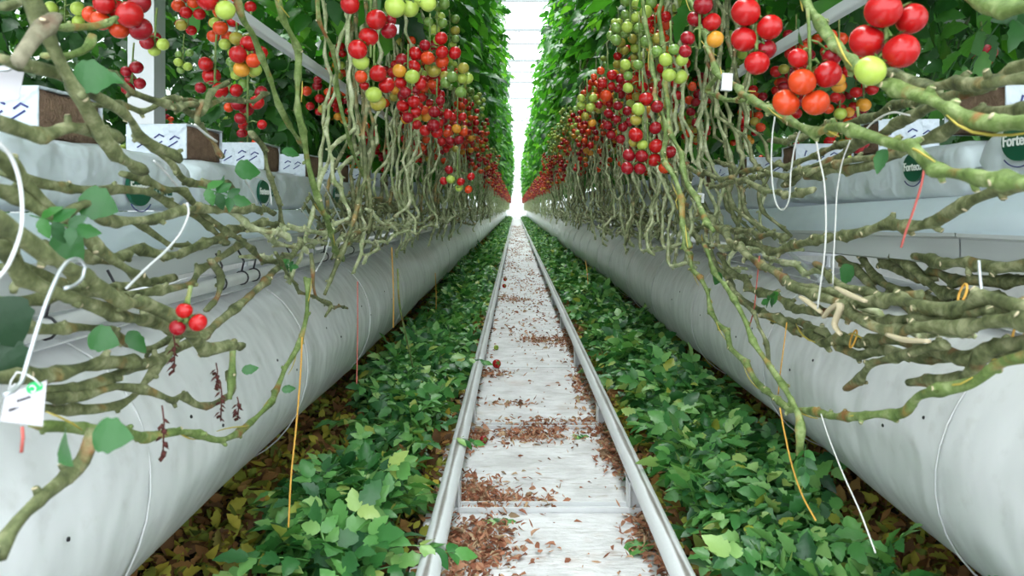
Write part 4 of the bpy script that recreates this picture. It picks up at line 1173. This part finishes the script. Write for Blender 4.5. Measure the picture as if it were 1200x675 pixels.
# fallen fruit on the path
def fallen(px, py, r, c, label):
    Y = (CZ - .006 - r) * F / (py - 243)
    o = link('fallen_tomato', TOM[c], loc=(CX + (px - 604) * Y / F, Y, .006 + r * .95)); o.scale = (r,) * 3; o.rotation_euler = (1.2, .4, .3)
    tag(o, label, 'tomato'); link('calyx', CAL, o)
fallen(582, 426, .0185, 'red', 'single red tomato lying on the path against the left rail')
fallen(581.5, 407, .012, 'lime', 'small green tomato on the path just beyond the red one')
fallen(592, 327, .018, 'red', 'farther of the two small red tomatoes by the left rail, mid distance')
fallen(591, 335, .018, 'red', 'nearer of the two small red tomatoes by the left rail, mid distance')
fallen(567, 515, .012, 'deep', 'crushed dark red fruit among litter at the second crossbar')

# ------------------------------------------------------------------ single leaves
XL = -.49
def single_leaf(P, size, yaw, pitch, roll, label, m='leaf_near', kind='leaflet', cat='leaf'):
    tv, tq = {'leaflet': BIG[0], 'broad': (BIG[0][0] * np.array([1, 1.55, 1]), BIG[0][1]), 'compound': HI[1]}[kind]
    R = rot(np.array([yaw]), np.array([pitch]), np.array([roll]))[0]
    V = (tv @ R.T) * size
    me = mesh_np('leaf', V, tq, [M[m]])
    o = link('tomato_leaf', me, loc=P); tag(o, label, cat)
    sd = o.modifiers.new('s', 'SUBSURF'); sd.levels = 1; sd.render_levels = 2
    return o
single_leaf(PX(84, 92, XL + .02), .036, .25, -.15, 1.35, 'blurry green leaf on a stem before the brown coir cube', kind='broad')
single_leaf(PX(118, 88, XL), .022, .2, .2, 1.2, 'little green leaf tip beside the large blurry leaf')
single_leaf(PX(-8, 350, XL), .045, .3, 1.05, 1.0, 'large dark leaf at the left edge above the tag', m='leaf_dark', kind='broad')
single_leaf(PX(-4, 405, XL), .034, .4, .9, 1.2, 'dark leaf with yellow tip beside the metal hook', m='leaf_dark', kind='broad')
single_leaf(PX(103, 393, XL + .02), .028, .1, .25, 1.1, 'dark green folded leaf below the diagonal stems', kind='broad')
single_leaf(PX(150, 388, XL), .030, -.1, .9, 1.2, 'small leaf on a green shoot above the tube')
single_leaf(PX(34, 252, XL), .055, .1, .25, 1.2, 'bright green leaf spray behind the level stems at left', kind='compound')
single_leaf(PX(92, 232, XL), .036, .2, .3, 1.3, 'pointed green leaf below the leftmost oval logo', kind='broad')
single_leaf(PX(62, 275, XL), .034, .3, .7, 1.2, 'green leaf hanging under the level stem at far left', kind='broad')
single_leaf(PX(232, 218, XL - .02), .070, .3, .3, 1.2, 'lobed green leaf beside the curved white wire', kind='compound')
single_leaf(PX(275, 200, XL - .02), .040, .4, -.1, 1.1, 'lobed leaf in front of the second coir cube', kind='broad')
single_leaf(PX(262, 206, XL - .03), .035, -1.4, .8, 1.1, 'small leaf drooping beside the dark green oval on the left')
single_leaf(PX(330, 178, XL), .035, .5, .0, 1.1, 'small leaf by the thick hanging stem left')
single_leaf(PX(325, 308, XL), .04, .6, .2, 1.2, 'crinkled dark leaf at the gutter lip', kind='compound')
single_leaf(PX(76, 506, XL + .1), .030, -1.2, .6, 1.3, 'dark leaflet right of the white tag', kind='broad')
single_leaf(PX(108, 508, XL + .11), .028, 0, .1, 1.2, 'dark leaflet on the lowest left stem', kind='broad')
single_leaf(PX(283, 435, XL + .06), .022, .2, -.2, 1.3, 'tiny leaf on a thin stalk over the left tube')
single_leaf(PX(330, 457, XL + .08), .020, .2, -.1, 1.3, 'tiny leaf on the hooked low stem')
single_leaf(PX(938, 25, XR - .08), .040, PI + .8, 1.1, 1.2, 'green leaf hanging beside the bright arching stem', kind='broad')
single_leaf(PX(1040, 175, XR - .08), .030, PI - .2, 1.0, 1.1, 'bright green leaf hanging off the long green stem', kind='leaflet')
single_leaf(PX(845, 320, XR - .06), .028, PI, .9, 1.2, 'small dark leaf on a stem over the right tube', kind='broad')
single_leaf(PX(915, 345, XR - .05), .045, PI + .4, .2, 1.1, 'small green leaf spray on the right bundle', kind='compound')
single_leaf(PX(1000, 312, XR + .05), .035, PI, .8, 1.2, 'leaf hanging under the right gutter', kind='broad')
single_leaf(PX(944, 520, XR - .08), .055, PI, 1.45, 1.2, 'limp green leaf dangling low over the right tube', kind='compound')
single_leaf(PX(805, 88, XR - .05), .03, PI, .3, 1.1, 'pale green leaf left of the white clip', kind='broad')
def ground_leaf(px, py, size, yaw, label, m='leaf_near', kind='broad'):
    Y = (CZ - .012) * F / (py - 243)
    o = single_leaf(Vector((CX + (px - 604) * Y / F, Y, .016)), size, yaw, .0, .1, label, m, kind)
    return o
ground_leaf(765, 640, .075, PI + .3, 'dark green leaf lying by the right rail at the bottom', 'leaf_cut')
ground_leaf(752, 588, .040, .35, 'yellow-brown leaf lying alone on the path beyond the first crossbar', 'leaf_dead', 'leaflet')
ground_leaf(565, 612, .075, .15, 'wilted green leaf spray lying along the first crossbar', 'leaf_cut', 'compound')
ground_leaf(668, 512, .06, .3, 'small green leaf scrap near the brown clump', 'leaf_cut', 'compound')
# leaf cluster flopping over left rail
for (px, py, sz, yaw, lb) in ((545, 420, .10, .1, 'green leaf flopped over the left rail at mid distance'), (530, 515, .08, .3, 'dark leaf touching the left rail from the heap'), (480, 640, .11, .2, 'leaf lying over the left rail at the bottom')):
    P = PY(px, py, (CZ - .12) * F / (py - 243)); P.z = .122
    single_leaf(P, sz, yaw, .1, .1, lb, 'leaf_cut', 'compound')

# dried dangling leaves
def dangling(px, py, L, X, label):
    P = PX(px, py, X)
    b = MB(); rnd = random.Random(int(px))
    b.tube([(0, 0, 0), (.002, 0, -L * .3), (0, .002, -L)], .0009, 5)
    for k in range(9):
        z = -L * (.25 + .75 * k / 9); a = rnd.uniform(0, 6.28)
        d = Vector((math.cos(a), math.sin(a), -.8)) * .008; w = Vector((-math.sin(a), math.cos(a), .3)) * .0035
        p = Vector((0, 0, z))
        b.add([p, p + d * .5 + w, p + d, p + d * .5 - w, p + d * .5 + Vector((0, 0, .0025))], [(0, 1, 4), (1, 2, 4), (2, 3, 4), (3, 0, 4), (0, 3, 2, 1)])
    o = b.build('dried_leaf', simple('dried brown ' + label[:6], (.10, .035, .03, 1), .9, .1), loc=P); tag(o, label, 'dried leaf')
dangling(190, 475, .055, XL + .06, 'long shrivelled brown leaf hanging over the left tube, nearest the tag')
dangling(258, 447, .05, XL + .06, 'shrivelled brown leaf hanging from the small curl of stem')
dangling(278, 465, .03, XL + .06, 'short shrivelled leaf right of the small curl')
dangling(203, 390, .045, XL + .04, 'thin dried leaf hanging under the caught red tomatoes')
dangling(253, 425, .035, XL + .04, 'dried brown tendril beside the fork of stems')

# ------------------------------------------------------------------ wires, hooks, twines
def wire(pts, r, m, name, label, cat, n=8):
    base = pts[0].copy()
    if m in ('clip', 'twine_w', 'wire'): r *= .78
    b = MB(); b.tube(catmull([p - base for p in pts], .006), r, n)
    o = b.build(name, M[m], loc=base); tag(o, label, cat); return o
Xh = -.40
wire([PX(x, y, Xh) for x, y in ((5, 463), (16, 458), (25, 448), (32, 425), (44, 385), (58, 345), (72, 315), (82, 305), (93, 304), (100, 312), (97, 325), (88, 334), (76, 338))], .0019, 'wire', 'wire_hook', 'bent galvanised wire hook in front of the left stems', 'hook')
wire([PX(x, y, XL + .02) for x, y in ((148, 338), (170, 316), (196, 292), (212, 272), (221, 250), (219, 238))], .0020, 'clip', 'stem_hook', 'long curved white wire crossing the left gutter', 'hook')
wire([PX(x, y, XL + .05) for x, y in ((-4, 165), (12, 182), (22, 208), (26, 240), (24, 272), (10, 310), (-6, 330))], .0020, 'clip', 'stem_hook', 'white bent wire at the left edge over the bag', 'hook')
wire([PX(x, y, XL - .03) for x, y in ((180, 188), (192, 200), (205, 215), (220, 236))], .0019, 'clip', 'stem_hook', 'short white wire right of the leftmost oval logo', 'hook')
wire([PX(x, y, XL - .08) for x, y in ((302, 239), (294, 222), (285, 205), (300, 207), (314, 214), (317, 226), (318, 240))], .0020, 'clip', 'stem_hook', 'white wire bent in an arch over the second left bag', 'hook')
wire([PX(x, y, XL - .06) for x, y in ((352, 244), (362, 257), (371, 274), (352, 290), (332, 305))], .0020, 'clip', 'stem_hook', 'angular white wire by the left gutter lip', 'hook')
wire([PX(x, y, XL - .02) for x, y in ((379, 216), (390, 238), (400, 260), (412, 284))], .0020, 'clip', 'stem_hook', 'straight white wire near the hanging tangle', 'hook')
wire([PX(x, y, XL - .02) for x, y in ((389, 266), (386, 280), (380, 300), (370, 318))], .0020, 'clip', 'stem_hook', 'short white wire below the straight one', 'hook')
wire([PX(x, y, XL - .02) for x, y in ((228, 146), (240, 156), (254, 166))], .0022, 'clip', 'stem_hook', 'small white wire end over the second coir cube', 'hook')
XT = XR - .06
wire([PX(x, y, XT) for x, y in ((908, 136), (905, 160), (904, 195), (907, 228), (912, 243), (919, 245), (925, 232), (927, 200), (933, 165), (942, 145))], .0017, 'twine_w', 'twine_loop', 'white twine loop hanging under the orange cluster', 'twine')
wire([PX(x, y, XT) for x, y in ((955, 154), (960, 185), (966, 215), (968, 262), (966, 300), (962, 330), (958, 362))], .0016, 'twine_w', 'hanging_twine', 'long white twine hanging across the right gutter', 'twine')
wire([PX(x, y, XT + .03) for x, y in ((996, 165), (987, 190), (981, 225), (979, 262), (977, 300), (976, 334))], .0013, 'twine_w', 'hanging_twine', 'thinner white twine just right of the long one', 'twine')
wire([PX(x, y, XR) for x, y in ((1010, 157), (1025, 142), (1045, 132), (1066, 135))], .0017, 'twine_w', 'twine_piece', 'pale twine arched over stems above the right cubes', 'twine')
wire([PX(x, y, XR - .02) for x, y in ((1175, 152), (1190, 148), (1215, 150))], .0020, 'twine_w', 'twine_piece', 'white twine end at the right edge above the logo', 'twine')
wire([PX(x, y, XR - .05) for x, y in ((1084, 190), (1080, 215), (1071, 245), (1062, 270), (1056, 290))], .0013, 'twine_r', 'hanging_twine', 'red twine across the right gutter near its joint', 'twine')
wire([PX(x, y, XR - .02) for x, y in ((890, 300), (887, 330), (884, 360), (878, 384))], .0013, 'twine_r', 'hanging_twine', 'red twine hanging before the right tube', 'twine')
wire([PX(x, y, XR - .08) for x, y in ((914, 478), (919, 505), (928, 545), (940, 580), (956, 610))], .0013, 'twine_y', 'hanging_twine', 'yellow twine hanging beside the right tube to the leaves', 'twine')
wire([PX(x, y, XR - .04) for x, y in ((922, 378), (918, 410), (914, 440), (912, 462))], .0010, 'twine_y', 'hanging_twine', 'short yellow twine before the right tube', 'twine')
wire([PX(x, y, XR - .06) for x, y in ((962, 485), (972, 515), (990, 560), (1008, 600), (1026, 648))], .0012, 'twine_w', 'hanging_twine', 'white string falling to the leaves at lower right', 'twine')
wire([PX(x, y, XL + .08) for x, y in ((354, 395), (352, 440), (347, 500), (341, 560), (338, 618))], .0014, 'twine_y', 'hanging_twine', 'long yellow twine hanging before the left tube to the leaves', 'twine')
wire([PX(x, y, XL + .08) for x, y in ((419, 330), (419, 390), (418, 450))], .0012, 'twine_r', 'hanging_twine', 'rust-red twine hanging beside the left tube', 'twine')
wire([PX(x, y, XL + .08) for x, y in ((459, 290), (461, 340), (461, 384))], .0016, 'twine_y', 'hanging_twine', 'yellow twine second along the left tube', 'twine')
wire([PX(x, y, XL + .06) for x, y in ((510, 320), (511, 342), (511, 362))], .0018, 'twine_y', 'hanging_twine', 'short yellow twine farther along the left tube', 'twine')
wire([PX(x, y, XR - .06) for x, y in ((686, 305), (688, 318), (689, 333))], .002, 'twine_y', 'hanging_twine', 'short yellow twine far along the right tube', 'twine')
wire([PX(x, y, XL + .1) for x, y in ((466, 315), (468, 355), (476, 395), (484, 430))], .0028, 'stem_green', 'green_shoot', 'green shoot leaning from the left tube into the leaves', 'shoot')
wire([PX(x, y, XR + .02) for x, y in ((1147, 305), (1149, 330), (1152, 356))], .0022, 'wire', 'steel_rod', 'thin grey rod hanging below the right gutter', 'rod')
wire([PX(x, y, .66) for x, y in ((912, 284), (930, 300), (962, 327))], .006, 'gutter', 'steel_strut', 'grey diagonal strut below the right gutter', 'strut')

# yellow ties round the right bundle
for (px, py, rr, lb) in ((1000, 397, .012, 'yellow tie ring lowest on the right bundle'), (1195, 388, .014, 'yellow tie ring at the right edge of the bundle'), (1128, 344, .010, 'yellow wire ring under the right gutter')):
    P = PX(px, py, XR - .005); b = MB()
    b.tube([(rr * .35 * math.sin(a), rr * math.cos(a) * .6, rr * math.sin(a)) for a in np.linspace(0, 2 * PI, 25)], .0014, 6)
    o = b.build('plant_tie', M['twine_y'], loc=P); tag(o, lb, 'tie')

# white clips
def clip_tag(P, w, h, label, rotz=0.0):
    t = thing('plant_clip', label, 'clip', P)
    b = MB(); b.box((0, 0, 0), (w, .004, h)); b.box((0, .006, h * .42), (w * .9, .012, .004)); b.box((0, .006, -h * .42), (w * .9, .012, .004))
    o = b.build('clip_body', M['clip'], t, smooth=False); bv = o.modifiers.new('b', 'BEVEL'); bv.width = .0012; bv.segments = 2
    b = MB(); b.tube([(w * .3 * math.cos(a), .010 + w * .3 * math.sin(a), h * .2) for a in np.linspace(0, 2 * PI, 17)], .0012, 6); b.build('clip_ring', M['clip'], t)
    t.rotation_euler = (0, .06, rotz)
clip_tag(PX(852, 96, XR - .11), .019, .031, 'white rectangular clip on the long green stem near the pale right rail')
clip_tag(PX(821, 232, XR - .06), .018, .022, 'white clip half buried in the tangle at the near right gutter end', .3)
clip_tag(PX(465, 34, -.36), .012, .022, 'small white label clipped beside the large red cluster', .1)
clip_tag(PX(555, 185, -.34), .012, .012, 'tiny white clip low on the left hanging stems', .1)

# broken pale stem splits in the right bundle
for (pp, lb) in (([(965, 372), (973, 362), (985, 358), (978, 380), (985, 392)], 'pale snapped stem end bent upward in the right bundle'),
                 ([(980, 337), (995, 345), (1014, 353)], 'pale split piece lying on the right bundle top'),
                 ([(1040, 392), (1060, 398), (1088, 400)], 'cream bark strip on the lower right bundle'),
                 ([(938, 348), (950, 356), (962, 366)], 'pale snapped twig left in the right bundle')):
    pts = [PX(x, y, XR - .05) for x, y in pp]; base = pts[0].copy()
    b = MB(); P_ = catmull([p - base for p in pts], .006)
    b.tube(P_, [.0042 * (.6 + .4 * math.sin(PI * (i + 1) / (len(P_) + 1))) for i in range(len(P_))], 7, ridge=.3)
    o = b.build('broken_stem', M['scar'], loc=base); tag(o, lb, 'broken stem')

# cards at the left edge
def card(c4, Y, label, text_rows=True):
    pts = [PY(x, y, Y + dy) for (x, y), dy in c4]
    cen = sum(pts, Vector()) / 4
    t = thing('plant_tag', label, 'tag', cen)
    b = MB(); nrm = (pts[1] - pts[0]).cross(pts[3] - pts[0]).normalized()
    if nrm.y > 0: nrm = -nrm
    f = [p - cen for p in pts]; g = [p - nrm * .0012 for p in f]
    b.add(f + g, [(0, 1, 2, 3), (7, 6, 5, 4)] + [(i, 4 + i, 4 + (i + 1) % 4, (i + 1) % 4) for i in range(4)])
    b.build('card', M['card'], t, smooth=False)
    return t, f, nrm
t, f, nrm = card([((6, 462), 0), ((55, 446), .01), ((50, 500), .008), ((0, 494), 0)], .60, 'white paper tag with green round mark hanging at the lower left')
u = (f[1] - f[0]); v = (f[3] - f[0])
def on(a, c, k=.0006): return f[0] + u * a + v * c + nrm * k
b = MB(); n = 20; uu = u.normalized(); vv = nrm.cross(uu)
cc = on(.72, .12)
rg = [cc + (uu * math.cos(a) + vv * math.sin(a) * .85) * .0055 for a in np.linspace(0, 2 * PI, n, endpoint=False)]
b.add([p for p in rg] + [p - nrm * .0005 for p in rg], [tuple(range(n))] + [(i, (i + 1) % n, n + (i + 1) % n, n + i) for i in range(n)])
dot = b.build('green_mark', M['tag_green'], t, smooth=False)
b = MB(); b.tube([cc + nrm * .0006 + (uu * math.cos(a) * .45 + vv * math.sin(a) * .55) * .0045 - uu * .0015 for a in np.linspace(-2.4, 2.4, 12)], .0005, 5); b.build('mark_letter', M['logo_white'], dot)
for (a0, a1, c0, hh, nl, nmz) in ((.34, .66, .42, .0020, 5, 'print_line'), (.18, .72, .68, .0017, 9, 'print_line')):
    b = MB(); rnd = random.Random(nl)
    for k in range(nl):
        a = a0 + (a1 - a0) * (k + .5) / nl; w = (a1 - a0) / nl * .35
        b.tube([on(a - w, c0 + .02), on(a - w * .2, c0 - .035 + rnd.uniform(-.01, .01)), on(a + w * .5, c0 + .02), on(a + w, c0 - .02)], .0008, 5)
    b.build(nmz, M['black'], t)
wire([PY(18, 450, .60), PY(10, 456, .60), PY(20, 436, .6), PY(40, 444, .603), PY(48, 452, .605)], .0009, 'clip', 'tag_strap', 'white plastic strap holding the paper tag at lower left', 'strap')
wire([PY(26, 500, .604), PY(27, 512, .604), PY(25, 530, .604)], .0013, 'twine_r', 'hanging_twine', 'short red thread hanging from the paper tag', 'twine')
t, f, nrm = card([((-12, 78), 0), ((30, 75), .01), ((22, 116), .008), ((-14, 122), 0)], .72, 'blank pinkish card at the left edge above the first bag')
b = MB(); b.tube([PY(-15, 82, .71) - t.location, PY(8, 82, .715) - t.location, PY(30, 73, .72) - t.location], .002, 6); b.build('card_peg', M['wire'], t)

# ------------------------------------------------------------------ light, world, camera
w = bpy.data.worlds.new('World'); bpy.context.scene.world = w; w.use_nodes = True
nt = w.node_tree; nt.nodes.clear()
bg = nt.nodes.new('ShaderNodeBackground'); wo = nt.nodes.new('ShaderNodeOutputWorld')
bg.inputs[0].default_value = (.89, .955, 1.0, 1); bg.inputs[1].default_value = 3.8
nt.links.new(bg.outputs[0], wo.inputs[0])
sun = bpy.data.lights.new('sun', 'SUN'); sun.energy = 7.0; sun.angle = math.radians(50); sun.color = (1, .98, .94)
so = bpy.data.objects.new('sun', sun); C.objects.link(so); so.rotation_euler = (math.radians(-10), math.radians(-12), 0)

cam = bpy.data.cameras.new('camera'); co = bpy.data.objects.new('camera', cam); C.objects.link(co)
cam.sensor_width = 36; cam.lens = 36 * F / 1200
co.location = (CX, 0, CZ); co.rotation_euler = (PI / 2, 0, 0)
cam.shift_x = -4 / 1200; cam.shift_y = -(337.5 - 243) / 1200
cam.clip_start = .02; cam.clip_end = 200
cam.dof.use_dof = True; cam.dof.focus_distance = 2.6; cam.dof.aperture_fstop = 11
sc = bpy.context.scene; sc.camera = co
sc.view_settings.view_transform = 'Standard'; sc.view_settings.look = 'None'; sc.view_settings.gamma = 1; sc.view_settings.use_curve_mapping = False
sc.view_settings.exposure = 0.30
sc.cycles.max_bounces = 8; sc.cycles.diffuse_bounces = 4; sc.cycles.transmission_bounces = 5; sc.cycles.transparent_max_bounces = 6
